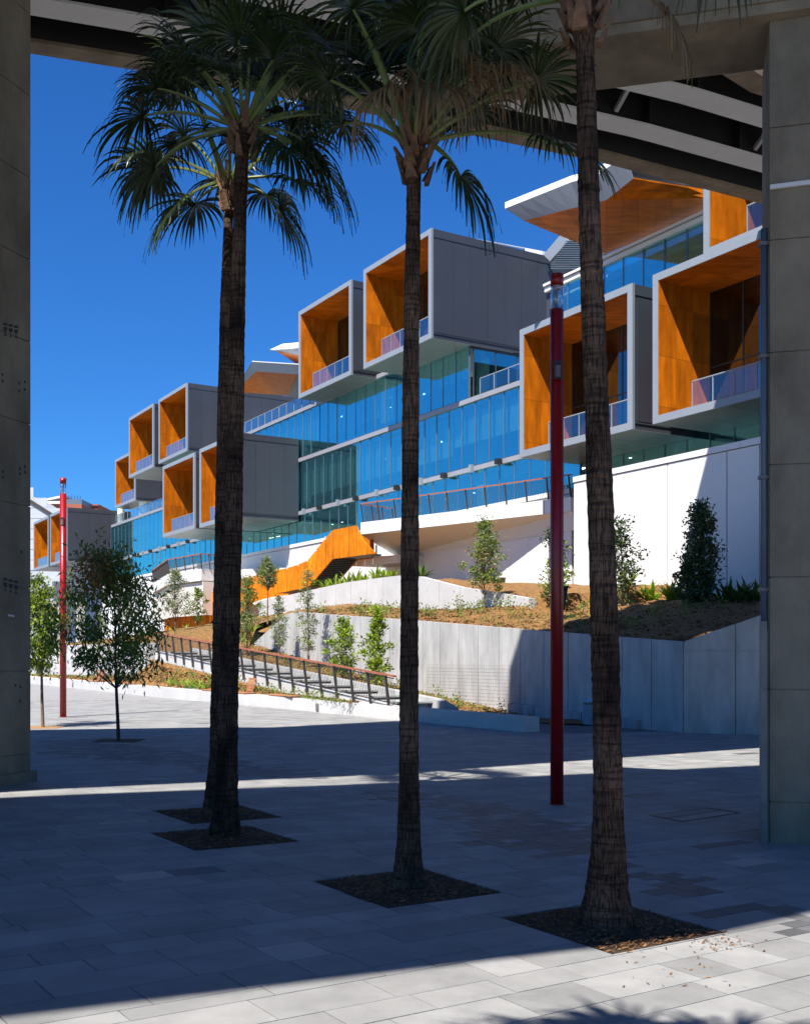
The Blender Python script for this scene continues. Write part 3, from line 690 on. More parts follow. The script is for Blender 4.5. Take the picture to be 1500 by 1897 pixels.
# timber seats on the bench wall
def seat(px, py, ln, back, label):
    s = 40
    for _ in range(40):
        P = V(px, py, vb(s)+.25); s = P.dot(L)
    c = VS(vb(s)+.28, s, gz(VS(vb(s),s,0).x)+.434); t = thing('timber_seat', label, 'bench seat', c, TH, 'timber seats on the seating wall')
    for k in range(5):
        mb = MB(); mb.box(-ln/2, ln/2, -.25+k*.1, -.25+k*.1+.085, .02, .06); mb.build('slat', M['seat_timber'], t)
    mb = MB()
    for x in (-ln*.4, 0, ln*.4): mb.box(x-.03, x+.03, -.24, .24, 0, .02)
    mb.build('bearer', M['dark_steel'], t)
    if back:
        for k in range(5):
            mb = MB(); y0 = .27+k*.03; mb.box(-ln/2+.1, ln/2-.4, y0, y0+.035, .08+k*.11, .08+k*.11+.095); mb.build('back_slat', M['seat_timber'], t)
seat(176,1264,2.3,1,'timber slatted seat with backrest, leftmost on the seating wall')
seat(237,1272,1.5,0,'flat timber seat slab on the wall just right of the slim dark tree trunk')
seat(392,1285,1.3,0,'flat timber seat slab beside the teal garden edging near the left palms')
seat(452,1289,1.2,1,'timber slatted seat with backrest just right of the paired palms')
seat(526,1296,2.1,0,'flat timber seat slab on the wall left of the recessed light')
#%%PART3
# ------------------------------------------------------------------ exhibition building
BO = (-60.0, 41.0, 5.0)
bld = thing('exhibition_building', 'long blue glass building with projecting grey boxes lined in orange timber', 'building', VS(BO[1], -BO[0], BO[2]), TH)
def bl_(s, v, z): return Vector((-s - BO[0], v - BO[1], z - BO[2]))
def bw_(P): return bl_(P.x*L.x + P.y*L.y, P.x*D.x + P.y*D.y, P.z)
def bbox(mb, s0, s1, v0, v1, z0, z1, m=0): mb.box(-s1-BO[0], -s0-BO[0], v0-BO[1], v1-BO[1], z0-BO[2], z1-BO[2], m)
GV = 41.0; BAY = 1.56
levels = [11.65, 14.15, 14.5, 18.7, 19.05, 22.95, 23.3]
# slabs, ceilings, core wall
for (z0, z1, s0, s1) in ((11.2,11.6,26,141),(14.2,14.46,26,141),(18.74,19.02,26,141),(22.98,23.28,26,51.2),(22.98,23.28,59.5,121)):
    mb = MB(); bbox(mb, s0, s1, GV+.35, 58, z0, z1); mb.build('floor_slab', M['ceil'], bld)
mb = MB(); bbox(mb, 20, 141, 52, 52.4, 4, 23); mb.build('core_wall', M['interior_dark'], bld)
mb = MB(); bbox(mb, 141, 141.4, GV, 58, 4, 18.7); bbox(mb, 20, 26, GV+.3, 58, 4, 23); mb.build('end_wall', M['dark_panel'], bld)
# glass
def pane_mesh(z0, z1, g=.03):
    mb = MB(); mb.box(g, BAY-g, 0, .03, z0, z1); me = mb.mesh('glass_pane', M['glass']); return me
rows = [('a', 11.68, 14.14, 48.3, 141), ('b', 11.45, 14.14, 26, 48.3), ('c', 14.52, 18.68, 26, 141), ('d', 19.07, 22.93, 59.5, 121), ('e', 20.5, 23.72, 26, 51.5)]
mull = MB()
for key, z0, z1, s0, s1 in rows:
    me = pane_mesh(0, z1-z0); n = int(round((s1-s0)/BAY))
    for k in range(n):
        s = s0 + (k+1)*BAY
        o = link('glass_pane', me, bld, bl_(s, GV, z0)); o.rotation_euler = (random.uniform(-.003,.003), 0, random.uniform(-.004,.004))
    if key in 'cd':
        run = 0
        for k in range(n):
            if run <= 0: run = random.randint(2, 6); b0, b1 = random.choice(((.0,.0),(.08,.72),(.10,.60),(.05,.85),(.12,.45)))
            run -= 1
            if b1 > 0:
                mb = MB(); s = s0+k*BAY; h = z1-z0; bbox(mb, s+.12, s+BAY-.1, GV+.4, GV+.43, z1-h*b1, z1-h*b0-.05); mb.build('roller_blind', M['blind'], bld)
    for k in range(n+1): bbox(mull, s0+k*BAY-.016, s0+k*BAY+.016, GV-.025, GV+.12, z0-.02, z1+.02)
tag(mull.build('mullion_grid', M['mullion'], bld), kind='stuff')
# glass return wall under the high box, beside the open terrace
mb = MB(); mb.box(0, .03, .03, 1.8-.03, 0, 3.3); rme = mb.mesh('glass_pane', M['glass'])
for k in range(8): link('glass_pane', rme, bld, bl_(59.42, GV+.3+1.8*k, 19.1))
mb = MB()
for k in range(9): bbox(mb, 59.36, 59.48, GV+.27+1.8*k, GV+.33+1.8*k, 19.05, 22.5)
bbox(mb, 59.36, 59.48, GV+4, GV+4.1, 21.2, 21.3); bbox(mb, 59.36, 59.48, GV+.3, GV+14, 22.35, 22.5)
mb.build('terrace_frame', M['dark_panel'], bld)
mb = MB(); bbox(mb, 51.2, 51.5, GV+.1, 56, 19.05, 24.1); mb.build('terrace_wall', M['dark_panel'], bld)
# spandrels
def spandrel(s0, s1, z0, z1, pr=.14, mat='spandrel', nm='spandrel'):
    n = max(1, round((s1-s0)/6.24))
    for k in range(n):
        a, b = s0+(s1-s0)*k/n+.008, s0+(s1-s0)*(k+1)/n-.008
        mb = MB(); bbox(mb, a, b, GV-pr, GV+.3, z0, z1); mb.build(nm, M[mat], bld)
spandrel(26, 141, 14.165, 14.47); spandrel(26, 141, 18.72, 19.03); spandrel(59.5, 121, 22.96, 23.26)
spandrel(26, 51.4, 23.74, 24.0, .14, 'white'); spandrel(26, 51.4, 24.06, 24.2, .25, 'white')
mb = MB()
for z in (14.48, 19.04, 24.005):
    bbox(mb, 26, 141 if z < 20 else 51.4, GV-.06, GV+.2, z, z+.05)
mb.build('shadow_gap_trim', M['dark_steel'], bld)
# columns inside
for k in range(13):
    s = 33.5 + BAY*6*k; mb = MB(); mb.lathe([(.46,11.6-BO[2]),(.46,14.2-BO[2])], (-s-BO[0], 43.6-BO[1], 0), 18); mb.lathe([(.46,14.47-BO[2]),(.46,18.73-BO[2])], (-s-BO[0], 43.6-BO[1], 0), 18)
    if not 51 < s < 60: mb.lathe([(.46,19.03-BO[2]),(.46,22.97-BO[2])], (-s-BO[0], 43.6-BO[1], 0), 18)
    mb.build('column', M['column_white'], bld, smooth=False)
# bulkheads and blinds that show through the glass
for (z0, z1, s0, s1) in ((17.6,18.7,26,141),(21.9,22.9,59.5,121),(13.5,14.15,26,141),(22.6,23.7,26,51.4)):
    mb = MB(); bbox(mb, s0, s1, GV+.9, GV+1.2, z0, z1); mb.build('bulkhead', M['interior'], bld)
em, et, eb = newmat('ceiling_lamp'); eb.inputs['Emission Color'].default_value = (1, .95, .85, 1); eb.inputs['Emission Strength'].default_value = 6
mb = MB(); rl = random.Random(5)
for (zc_, s0, s1) in ((14.19,50,140),(18.72,28,140),(22.96,60,120)):
    s = s0
    while s < s1:
        v = rl.choice((43,44.6,46.4)) ; l_ = rl.choice((.12,.12,1.2)); bbox(mb, s, s+l_, v, v+.12, zc_-.03, zc_); s += rl.uniform(1.4,4)
tag(mb.build('ceiling_lamps', em, bld), kind='stuff')
# floodlights along the lower spandrel
k = 0
for s in [49.5 + 3.12*i for i in range(30)]:
    for j in range(2):
        pass
    mb = MB()
    if k % 2 == 0:
        bbox(mb, s-.17, s+.17, GV-.55, GV-.2, 14.12, 14.46); bbox(mb, s-.06, s+.06, GV-.2, GV-.1, 14.2, 14.4); bbox(mb, s-.4, s-.1, GV-.5, GV-.3, 14.06, 14.13)
        mb.build('floodlight', M['black'], bld)
    else:
        bbox(mb, s-.11, s+.11, GV-.4, GV-.15, 14.06, 14.56); mb.build('light_bracket', M['frame'], bld)
    k += 1
# roof terrace balustrades
def balustrade(s0, s1, v, z, h=1.05, n=None):
    n = n or max(1, round((s1-s0)/1.6)); w_ = (s1-s0)/n; mb = MB(); me = None
    m2 = MB(); m2.box(.04, w_-.04, 0, .02, .08, h-.03); me = m2.mesh('balustrade_pane', M['glass_clear'])
    r = link('balustrade', None, bld, bl_(s0, v, z)) if False else None
    for k in range(n+1): bbox(mb, s0+k*w_-.025, s0+k*w_+.025, v-.02, v+.04, z, z+h)
    bbox(mb, s0, s1, v-.02, v+.03, z+h-.03, z+h+.015)
    o = mb.build('balustrade_rail', M['frame'], bld)
    for k in range(n): link('balustrade_pane', me, o, bl_(s0+(k+1)*w_, v, z))
balustrade(80, 98.5, GV-.05, 23.28); balustrade(113, 139, GV-.05, 19.06); balustrade(50.5, 58.2, GV-.02, 19.06)

# balcony boxes
def balcony_box(TL, BL, v, depth, W=9.0, H=7.1, far=False, label=None, blank=False):
    s, z = SZ(BL[0], BL[1], v); 
    if H is None: H = SZ(TL[0], TL[1], v)[1] - z
    o = bl_(s, v, z); t = .36
    mb = MB()
    mb.box(.02, t, .16, depth, .02, H-.02); mb.box(W-t, W-.02, .16, depth, .02, H-.02); mb.box(t, W-t, .16, depth, H-t, H-.02); mb.box(t, W-t, .16, depth, .02, t)
    b = mb.build('balcony_box', M['dark_panel'], bld, o)
    if label: b['label'] = label
    mb = MB(); mb.prism([(0,0,0),(W,0,0),(W,0,H),(0,0,H)], (0,0,0)) if False else None
    for (x0,x1,z0,z1) in ((0,t,0,H),(W-t,W,0,H),(t,W-t,H-t,H),(t,W-t,0,t)): mb.box(x0,x1,0,.16,z0,z1)
    mb.build('frame', M['frame'], b)
    g = .012
    # right flank: tall panels between trims
    n = max(1, int((depth-.3)/1.3)); pw = (depth-.35)/n
    m2 = MB(); m2.box(0, .014, g, pw-g, .42, H-.62); pme = m2.mesh('side_panel', M['dark_panel'])
    for k in range(n): link('side_panel', pme, b, (W-.02, .3+k*pw, 0))
    mb = MB(); mb.box(W-.02, W+.02, .16, depth, H-.56, H-.5); mb.build('side_trim', M['dark_panel'], b); mb = MB(); mb.box(W-.02, W+.022, .16, depth, .3, .36); mb.build('side_trim', M['dark_panel'], b)
    # soffit panels underneath
    nx, ny = (4, max(2, int(min(depth,6)/2.2)))
    m2 = MB(); m2.box(g, W/nx-g, g, (min(depth,6.6)-.16)/ny-g, -.0, .02); pme = m2.mesh('soffit_panel', M['under'])
    for i in range(nx):
        for j in range(ny): link('soffit_panel', pme, b, (W*i/nx, .16+(min(depth,6.6)-.16)*j/ny, 0))
    # timber lining
    rd = 3.4; iw = W-2*t; ih = H-2*t
    rws = [0, .45*ih/6.4, 2.85*ih/6.4, 5.25*ih/6.4, ih]; cols = 3
    if far: cols = 2; rws = [0, .5*ih, ih]
    cache = {}
    for i in range(cols):
        for j in range(len(rws)-1):
            h = rws[j+1]-rws[j]; key = round(h,3)
            if key not in cache:
                m2 = MB(); m2.box(0, .02, g/2, rd/cols-g/2, g/2, h-g/2); cache[key] = m2.mesh('lining_panel', M['timber'])
            link('lining_panel', cache[key], b, (t, .03+i*rd/cols, t+rws[j])); link('lining_panel', cache[key], b, (W-t-.02, .03+i*rd/cols, t+rws[j]))
    nx, ny = (4, 3) if not far else (2, 2)
    m2 = MB(); m2.box(g/2, iw/nx-g/2, g/2, rd/ny-g/2, -.02, 0); pme = m2.mesh('ceiling_panel', M['timber_flat'])
    for i in range(nx):
        for j in range(ny): link('ceiling_panel', pme, b, (t+i*iw/nx, .03+j*rd/ny, H-t))
    mb = MB(); mb.box(t, W-t, .17, 3.5, t, t+.03); mb.build('deck_floor', M['under'], b)
    # glazing at the back of the loggia
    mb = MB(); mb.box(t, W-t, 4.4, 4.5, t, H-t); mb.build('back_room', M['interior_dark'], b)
    m2 = MB(); m2.box(.03, iw/4-.03, 0, .03, .03, ih*.42); low = m2.mesh('door_pane', M['glass_dark'])
    m2 = MB(); m2.box(.03, iw/4-.03, 0, .03, ih*.42+.06, ih-.03); hi = m2.mesh('door_pane', M['glass_dark'])
    for k in range(4): 
        link('door_pane', low, b, (t+k*iw/4, rd+.08, t)); link('door_pane', hi, b, (t+k*iw/4, rd+.08, t))
    mb = MB()
    for k in range(5): mb.box(t+k*iw/4-.035, t+k*iw/4+.035, rd+.05, rd+.15, t, H-t)
    mb.box(t, W-t, rd+.04, rd+.16, t+ih*.42, t+ih*.42+.06); mb.build('door_frame', M['dark_steel'], b)
    # glass balustrade
    x0, x1 = t+iw*.25, W-t-.02; n = 5; pw = (x1-x0)/n; hgt = 1.15; pt = .022 if BL[0] > 900 else .016
    mb = MB()
    for k in range(n+1): mb.box(x0+k*pw-pt, x0+k*pw+pt, .1, .15, t, t+hgt)
    mb.box(x0, x1, .09, .16, t+hgt, t+hgt+.05); mb.build('railing', M['frame'], b)
    m2 = MB(); m2.box(.05, pw-.05, .115, .13, .06, hgt-.03); pme = m2.mesh('railing_pane', M['glass_clear'])
    for k in range(n): link('railing_pane', pme, b, (x0+k*pw, 0, t))
    return b
balcony_box((1207,512), (1208,786), 37.0, 3.9+.6, label='largest timber-lined box beside the right column')
balcony_box((962,613), (962,848), 36.9, 4.4, label='timber-lined box crossed by the red lamp post and a palm trunk')
balcony_box((1302,200), (1302,478), 37.2, 6, label='upper timber-lined box cut off by the bridge and the right column')
balcony_box((673,500), (673,684), 37.9, 17, label='high box with a long dark grey flank behind the centre palm')
balcony_box((553,578), (553,739), 38.7, 12, label='high timber-lined box left of the centre palm')
balcony_box((294,741), (294,859.5), 39.3, 22, label='upper far box with a long dark flank reaching behind the paired palms')
balcony_box((239,775), (239,886), 39.0, 12, label='second upper far box from the left')
balcony_box((213.5,852), (213.5,941.6), 42.3, 8, W=8.6, H=None, label='small far box lowest and leftmost of the upper row')
balcony_box((301.6,865), (301.6,995.7), 35.9, 5.2, label='lower far box left of the paired palms')
balcony_box((369.6,832), (369.6,977.8), 35.3, 5.6, label='lower far box partly behind the paired palms')
balcony_box((62.7,967.7), (62.7,1057.3), 36.5, 8, label='leftmost box beside the left column')
balcony_box((93.3,953), (93.3,1048), 36.5, 8.5, label='far box behind the sunlit red lamp post')
# podium, white wall on the right, viewing decks
WV = 37.3; WS = SZ(1062,900,WV)[0]; wj = [WS] + [SZ(x,900,WV)[0] for x in (1236,1345.5)] + [32.2, 28.5, 22]
for a, b in zip(wj[1:], wj):
    zb0, zb1 = lerp_tab([(25,4.4),(35,4.98),(47,5.77)], a), lerp_tab([(25,4.4),(35,4.98),(47,5.77)], b)
    mb = MB(); mb.prism([bl_(b-.03,WV,zb1-.3), bl_(a+.03,WV,zb0-.3), bl_(a+.03,WV,11.12), bl_(b-.03,WV,11.12)], (0,.4,0)); mb.build('wall_panel', M['white'], bld)
n = 6
for k in range(n):
    a = 22 + (WS-22)*k/n; b = 22 + (WS-22)*(k+1)/n; mb = MB(); bbox(mb, a+.01, b-.01, WV-.06, WV+.6, 11.16, 11.44); mb.build('coping', M['white'], bld)
mb = MB(); bbox(mb, 22, WS-.05, WV+.1, 40.86, 3.8, 11.1); mb.build('wall_core', M['mullion'], bld)
for k in range(24):
    a, b = 48.4+4*k, 48.4+4*k+3.98
    mb = MB(); bbox(mb, a, b, 40.45, 40.85, 3.0, 11.32); mb.build('podium_panel', M['white'], bld)
    mb = MB(); bbox(mb, a, b, 40.36, 40.86, 11.36, 11.64); mb.build('coping', M['white'], bld)
def flat(mb, P, off_, m=0): mb.prism([bw_(p) for p in P], off_, m)
# main viewing deck
Rr = V(1058,922,40.2); dirv = Vector((-.72,.694,0)); Lf = Rr + dirv*17.3; zt0 = 11.08
fr_ = [Rr.lerp(Lf, k/9) for k in range(10)]
for p, q in zip(fr_, fr_[1:]):
    p, q = p.lerp(q,.015), q.lerp(p,.015); nn = Vector((dirv.y,-dirv.x,0)); nn = nn if nn.dot(D) > 0 else -nn
    mb = MB(); flat(mb, [Vector((p.x,p.y,zt0-.8)),Vector((q.x,q.y,zt0-.8)),Vector((q.x,q.y,zt0)),Vector((p.x,p.y,zt0))], bw_(Rr+nn*.12)-bw_(Rr)); mb.build('deck_fascia', M['white'], bld)
nn = Vector((dirv.y,-dirv.x,0)); nn = nn if nn.dot(D) > 0 else -nn
P0, P1 = Rr+nn*.05, Lf+nn*.05; s1_ = Lf.dot(L); s0_ = Rr.dot(L)
B0, B1 = VS(40.4, s0_-.2, 9.2), VS(40.4, s1_+3.0, 9.2)
P0.z = P1.z = zt0-.82
mb = MB()
a = [bw_(P0), bw_(P1), bw_(B1), bw_(B0)]
b = [bw_(Vector((p.x,p.y,zt0-.05))) for p in (P0,P1,B1,B0)]
mb.hexa(a+b); mb.build('deck_soffit', M['offwhite'], bld)
# lower white slab below the deck
mb = MB(); Q = [V(653,1049,37.6), V(735,1043,38.3)]; flat(mb, [Q[0], Q[1], V(735,1028,38.3), V(653,1034,37.6)], (0,2.6,0)); mb.build('landing_slab', M['white'], bld)
mb = MB()
for px in (654,672.5,697): p = V(px,1034,37.4); p.z = V(px,1034,37.4).z; mb.tube([bw_(p), bw_(p+Vector((0,0,.9)))], .06, 8)
mb.build('hanger', M['white'], bld)
# balustrade of the viewing deck
vb_ = MB(); 
db = thing('deck_balustrade', 'leaning bronze balustrade with timber rail on the white viewing deck', 'balustrade', Vector((Lf.x,Lf.y,zt0)))
OO = Vector((Lf.x,Lf.y,zt0)); npost = 11
ln_ = -nn*.22
for k in range(npost):
    p = Rr.lerp(Lf, (k+.15)/npost*.985); p = Vector((p.x,p.y,zt0)) + nn*.25
    mb = MB(); mb.bar(p-OO-Vector((0,0,.0)), p+ln_+Vector((0,0,1.25))-OO, .09, .06, up=dirv); mb.build('post', M['dark_steel'], db)
def rail(P, name='handrail'):
    for p, q in zip(P, P[1:]):
        mb = MB(); mb.bar(p-OO, q-OO, .12, .07); mb.build(name, M['rail_timber'], db)
base0, base1 = Vector((Rr.x,Rr.y,zt0))+nn*.25, Vector((Lf.x,Lf.y,zt0))+nn*.25
up_ = ln_ + Vector((0,0,1.27))
rail([base0+up_, base1+up_, base1+up_+nn*3.0])
mb = MB(); n = 150
for k in range(n):
    p = base0.lerp(base1, (k+.5)/n); mb.bar(p-OO+Vector((0,0,.08))+ln_*.06, p+ln_*.9+Vector((0,0,1.18))-OO, .016, .016)
for k in range(24):
    p = base1 + nn*3*(k+.5)/24; mb.bar(p-OO+Vector((0,0,.08))+ln_*.06, p+ln_*.9+Vector((0,0,1.18))-OO, .016, .016)
tag(mb.build('bars', M['dark_steel'], db), kind='stuff')
mb = MB()
for k in range(4): p = base1 + nn*3*(k/3); mb.bar(p-OO, p+up_-OO, .06, .06)
mb.build('return_post', M['dark_steel'], db)
# left viewing deck
e0, e1, e2 = V(282,1050,36.5), V(311,1043,33.5), V(372,1043,34.0); e3 = V(402,1045,35.6)
for p in (e0,e1,e2,e3): p.z = 9.6
ed = [VS(40.3, e0.dot(L)+.5, 9.6), e0, e1, e2, e3, VS(40.3, e3.dot(L)-6, 9.6)]
for p, q in zip(ed, ed[1:]):
    t = (q-p).normalized(); n_ = Vector((-t.y,t.x,0)); n_ = n_ if n_.dot(D) > 0 else -n_; k_ = max(1, round((q-p).length/3))
    for j in range(k_):
        a, b = p.lerp(q, j/k_+.004), p.lerp(q, (j+1)/k_-.004); mb = MB()
        flat(mb, [Vector((a.x,a.y,8.6)),Vector((b.x,b.y,8.6)),Vector((b.x,b.y,9.6)),Vector((a.x,a.y,9.6))], bw_(n_*.12)-bw_(Vector())); mb.build('deck_fascia', M['white'], bld)
        mb = MB(); i_ = n_*.25
        flat(mb, [Vector((a.x,a.y,5.6))+i_,Vector((b.x,b.y,5.6))+i_,Vector((b.x,b.y,8.5))+i_,Vector((a.x,a.y,8.5))+i_], bw_(n_*.12)-bw_(Vector())); mb.build('deck_skirt', M['offwhite'], bld)
mb = MB(); a = [bw_(p) for p in ed]; mb.prism([bw_(Vector((p.x,p.y,8.55))+D*.2) for p in ed], (0,0,1.0)); mb.build('deck_slab', M['offwhite'], bld)
db2 = thing('deck_balustrade', 'small bronze balustrade with timber rail on the far left deck', 'balustrade', e1); OO = e1.copy()
pp = ed[:5]
for p, q in zip(pp, pp[1:]):
    t = (q-p).normalized(); n_ = Vector((-t.y,t.x,0)); n_ = n_ if n_.dot(D) > 0 else -n_; k_ = max(2, round((q-p).length/1.7))
    for j in range(k_):
        a = p.lerp(q, j/k_)+n_*.2; mb = MB(); mb.bar(a-OO, a-n_*.2+Vector((0,0,1.3))-OO, .09, .06); mb.build('post', M['dark_steel'], db2)
    mb = MB(); mb.bar(p-OO+Vector((0,0,1.32)), q-OO+Vector((0,0,1.32)), .14, .08); mb.build('handrail', M['rail_timber'], db2)
    mb = MB(); m_ = int((q-p).length/.12)
    for j in range(m_): a = p.lerp(q,(j+.5)/m_)+n_*.18; mb.bar(a-OO+Vector((0,0,.1)), a-n_*.16+Vector((0,0,1.25))-OO, .018, .018)
    tag(mb.build('bars', M['dark_steel'], db2), kind='stuff')
# roof canopies: folded timber soffits with pale fascias
def canopy(name, ring, fold, zs_or_v, fasc, label):
    pass
def P_(px, py, z): return HZ(px, py, z)
cz = 24.5
T0, T1, T2, T3, T4 = P_(935,392,cz+.5), P_(970,409,cz), P_(1075,382,cz), P_(1122,371,cz-.2), P_(1172,331,cz+.2)
T5 = P_(1300,352,cz+.3); F1, F2 = P_(1122,371,cz-.2), P_(1304,367,cz-.1); K0, K1 = P_(1122,471,cz), P_(1310,390,cz)
K2 = P_(1005,424,cz+.1)
def panelise(a, b, c, d, nu, nv, name, mat, th):      # quad a-b-c-d split into panels
    for i in range(nu):
        for j in range(nv):
            def q(u, v): return a.lerp(b, u).lerp(d.lerp(c, u), v)
            e = .0015; pts = [q(i/nu+e, j/nv+e), q((i+1)/nu-e, j/nv+e), q((i+1)/nu-e, (j+1)/nv-e), q(i/nu+e, (j+1)/nv-e)]
            mb = MB(); mb.prism([bw_(p) for p in pts], th); o = mb.build(name, mat, bld)
for qd in ((T1,T2,K0,K2),(T2,F1,K0,K0),(F1,F2,K1,K0),(F1,T4,T5,F2)):
    for tri in ((0,1,2),(0,2,3)):
        P3 = [bw_(qd[i])+Vector((0,0,.07)) for i in tri]
        if (P3[0]-P3[1]).length < .01 or (P3[2]-P3[1]).length < .01 or (P3[0]-P3[2]).length < .01: continue
        mb = MB(); mb.prism(P3, (0,0,.05)); mb.build('soffit_backing', M['dark_panel'], bld)
panelise(T1, T2.lerp(T3,0), K0.lerp(T1,.0) if False else K0, K2, 4, 2, 'soffit_plank', M['timber_flat'], (0,0,.06))
panelise(T2, F1, K0, K0.lerp(T2,.02), 1, 1, 'soffit_plank', M['timber_flat'], (0,0,.06))
panelise(F1, F2, K1, K0, 6, 3, 'soffit_plank', M['timber_flat'], (0,0,.06))
panelise(F1, T4, T5, F2, 2, 5, 'soffit_plank', M['timber_flat'], (0,0,.06))
U = lambda P, h, back=.0: Vector((P.x, P.y, P.z+h)) + D*back
fq = [(T1, T2, U(T2,1.05,-.6), U(T0,.15)), (T2, T3, U(T3,1.05,-.6), U(T2,1.05,-.6)), (T3, T4, U(T4,1.0,-.5), U(T3,1.05,-.6))]
for a, b, c, d in fq: panelise(a, b, c, d, 5, 1, 'canopy_fascia', M['frame'], (0,.05,.03))
top = [(U(T0,.15), U(T2,1.05,-.6)), (U(T2,1.05,-.6), U(T3,1.05,-.6)), (U(T3,1.05,-.6), U(T4,1.0,-.5)), (U(T4,1.0,-.5), U(T5,1.0,-.5))]
mb = MB(); pts = [U(T0,.16), U(T2,1.07,-.6), U(T3,1.07,-.6), U(T4,1.02,-.5), U(T5,1.02,-.5), U(K1,1.1), U(K0,1.1), U(K2,.9)]
mb.prism([bw_(p) for p in pts], (0,0,.32)); mb.build('canopy_roof', M['white'], bld)
# second and third canopies above the far boxes
def quadp(pts, v, name, mat, th=(0,.15,0.05)):
    P = [V(x, y, vv) for (x, y), vv in zip(pts, v)]; mb = MB(); mb.prism([bw_(p) for p in P], th); return mb.build(name, mat, bld)
quadp([(445,727),(455,706),(475,688),(511,731)], (43,41,39.6,43), 'canopy_facet', M['timber'])
quadp([(475,688),(550,693.5),(534,733.5),(511,731)], (39.6,39.6,43,43), 'canopy_facet', M['timber'])
quadp([(436,722),(467,669.5),(475,688),(445,727)], (42,39.2,39.6,43), 'canopy_fascia', M['frame'])
quadp([(467,669.5),(556,675.5),(556,694),(475,688)], (39.2,39.2,39.6,39.6), 'canopy_fascia', M['frame'])
quadp([(467,668.5),(556,674),(556,675.5),(467,670)], (39.1,39.1,39.1,39.1), 'canopy_edge', M['white'], (0,6,.3))
quadp([(550,693.5),(556,694),(556,740),(534,733.5)], (39.8,39.8,43,43), 'canopy_facet', M['dark_panel'])
quadp([(513,651),(556,657),(556,674),(549,674)], (41.5,40,42,42.5), 'canopy_facet', M['timber'])
quadp([(500,648),(556,644),(556,658),(516,652)], (41,39.5,40,41.5), 'canopy_fascia', M['frame'])
quadp([(500,647.5),(523,637),(556,634),(556,644.5),(502,649)], (41,41,41,39.5,41), 'canopy_edge', M['white'], (0,3,.2))
# roof plant behind the high box
def roofbit(px0, px1, py0, py1, v, dv, mat, nm):
    a, b = V(px0, py1, v), V(px1, py1, v); h = V(px0, py0, v).z - a.z
    mb = MB(); bbox(mb, b.dot(L), a.dot(L), v, v+dv, a.z, a.z+h); return mb.build(nm, mat, bld)
mb = MB(); P = [V(1008,470,47), V(1040,432,47), V(1120,432,47), V(1120,500,47), V(1030,490,47)]; mb.prism([bw_(p) for p in P], (0,.2,0)); lv = mb.build('louvre_wall', M['interior_dark'], bld)
for k in range(16):
    y = 447+k*3.4; mb = MB(); a, b = V(max(1022,1050-k*2.2), y, 46.9), V(1122, y, 46.9); mb.bar(bw_(a), bw_(b), .22, .05); mb.build('louvre', M['mullion'], lv)
mb = MB(); P = [V(1006,472,46.8), V(1038,434,46.8), V(1052,446,46.8), V(1018,484,46.8)]; mb.prism([bw_(p) for p in P], (0,.3,0)); mb.build('roof_edge', M['frame'], bld)
mb = MB(); P = [V(880,442,50), V(1004,465,50), V(1004,474,50), V(972,466,50), V(972,460,50)]; mb.prism([bw_(p) for p in P], (0,2,0)); mb.build('roof_edge', M['white'], bld)
# lobby columns under the far left boxes
for px in (105,150): 
    mb = MB(); s, _ = SZ(px, 1080, 39.5); bbox(mb, s-.5, s+.5, 39, 40, 2, 13); mb.build('stub_column', M['offwhite'], bld)

# ------------------------------------------------------------------ weathered steel staircase
Tt = [(305,1146.7),(365,1131.7),(400,1090),(425,1077),(468,1067),(532,1052),(552,1046),(570,1038),(603,997),(616,982),(661,973),(664,992),(695,1025)]
Bt = [(305,1173),(373,1170),(383,1160),(401,1140),(430,1112),(470,1103),(520,1098),(570,1088),(578,1080),(616,1035.6),(652,1031),(670,1028),(695,1026)]
O = V(578,1080,35)
cs = thing('steel_staircase', 'orange weathered steel staircase climbing to the white viewing deck', 'staircase', O)
xs_ = [305,335,365,382,400,425,447,468,494,515,532,552,570,586,603,616,629,646,661,664,680,694.6]
for vv in (35.0, 36.9):
    for a, b in zip(xs_, xs_[1:]):
        if vv > 36 and a > 640: continue
        a2, b2 = a+.4, b-.4
        P = [V(a2, lerp_tab(Bt,a2), 35), V(b2, lerp_tab(Bt,b2), 35), V(b2, lerp_tab(Tt,b2), 35), V(a2, lerp_tab(Tt,a2), 35)]
        mb = MB(); mb.prism([p-O+D*(vv-35) for p in P], D*.08); mb.build('steel_panel', M['corten'], cs)
mb = MB()
for a, b in zip(xs_[8:-3], xs_[9:-3]):
    p, q = V(a, lerp_tab(Bt,a)-2, 35), V(b, lerp_tab(Bt,b)-2, 35)
    mb.prism([p-O+D*.1, q-O+D*.1, q-O+D*1.88, p-O+D*1.88], (0,0,.12))
mb.build('soffit', M['dark_steel'], cs)
for k in range(16):
    f = k/15; x = 574 + 42*f; p = V(x, lerp_tab(Bt,x)-1, 35); mb = MB(); a = p-O+D*.1
    mb.bar(a+Vector((0,0,.02)), a+D*1.78+Vector((0,0,.02)), .32, .05, up=(0,0,1)); mb.build('tread', M['mullion'], cs)
mb = MB()
for x in (468,494,532,552,570,586,603): 
    p, q = V(x, lerp_tab(Tt,x)+3, 34.97), V(x, lerp_tab(Tt,x)-4, 34.97); mb.bar(p-O, q-O, .05, .05)
mb.build('fixing_tab', M['white'], cs)

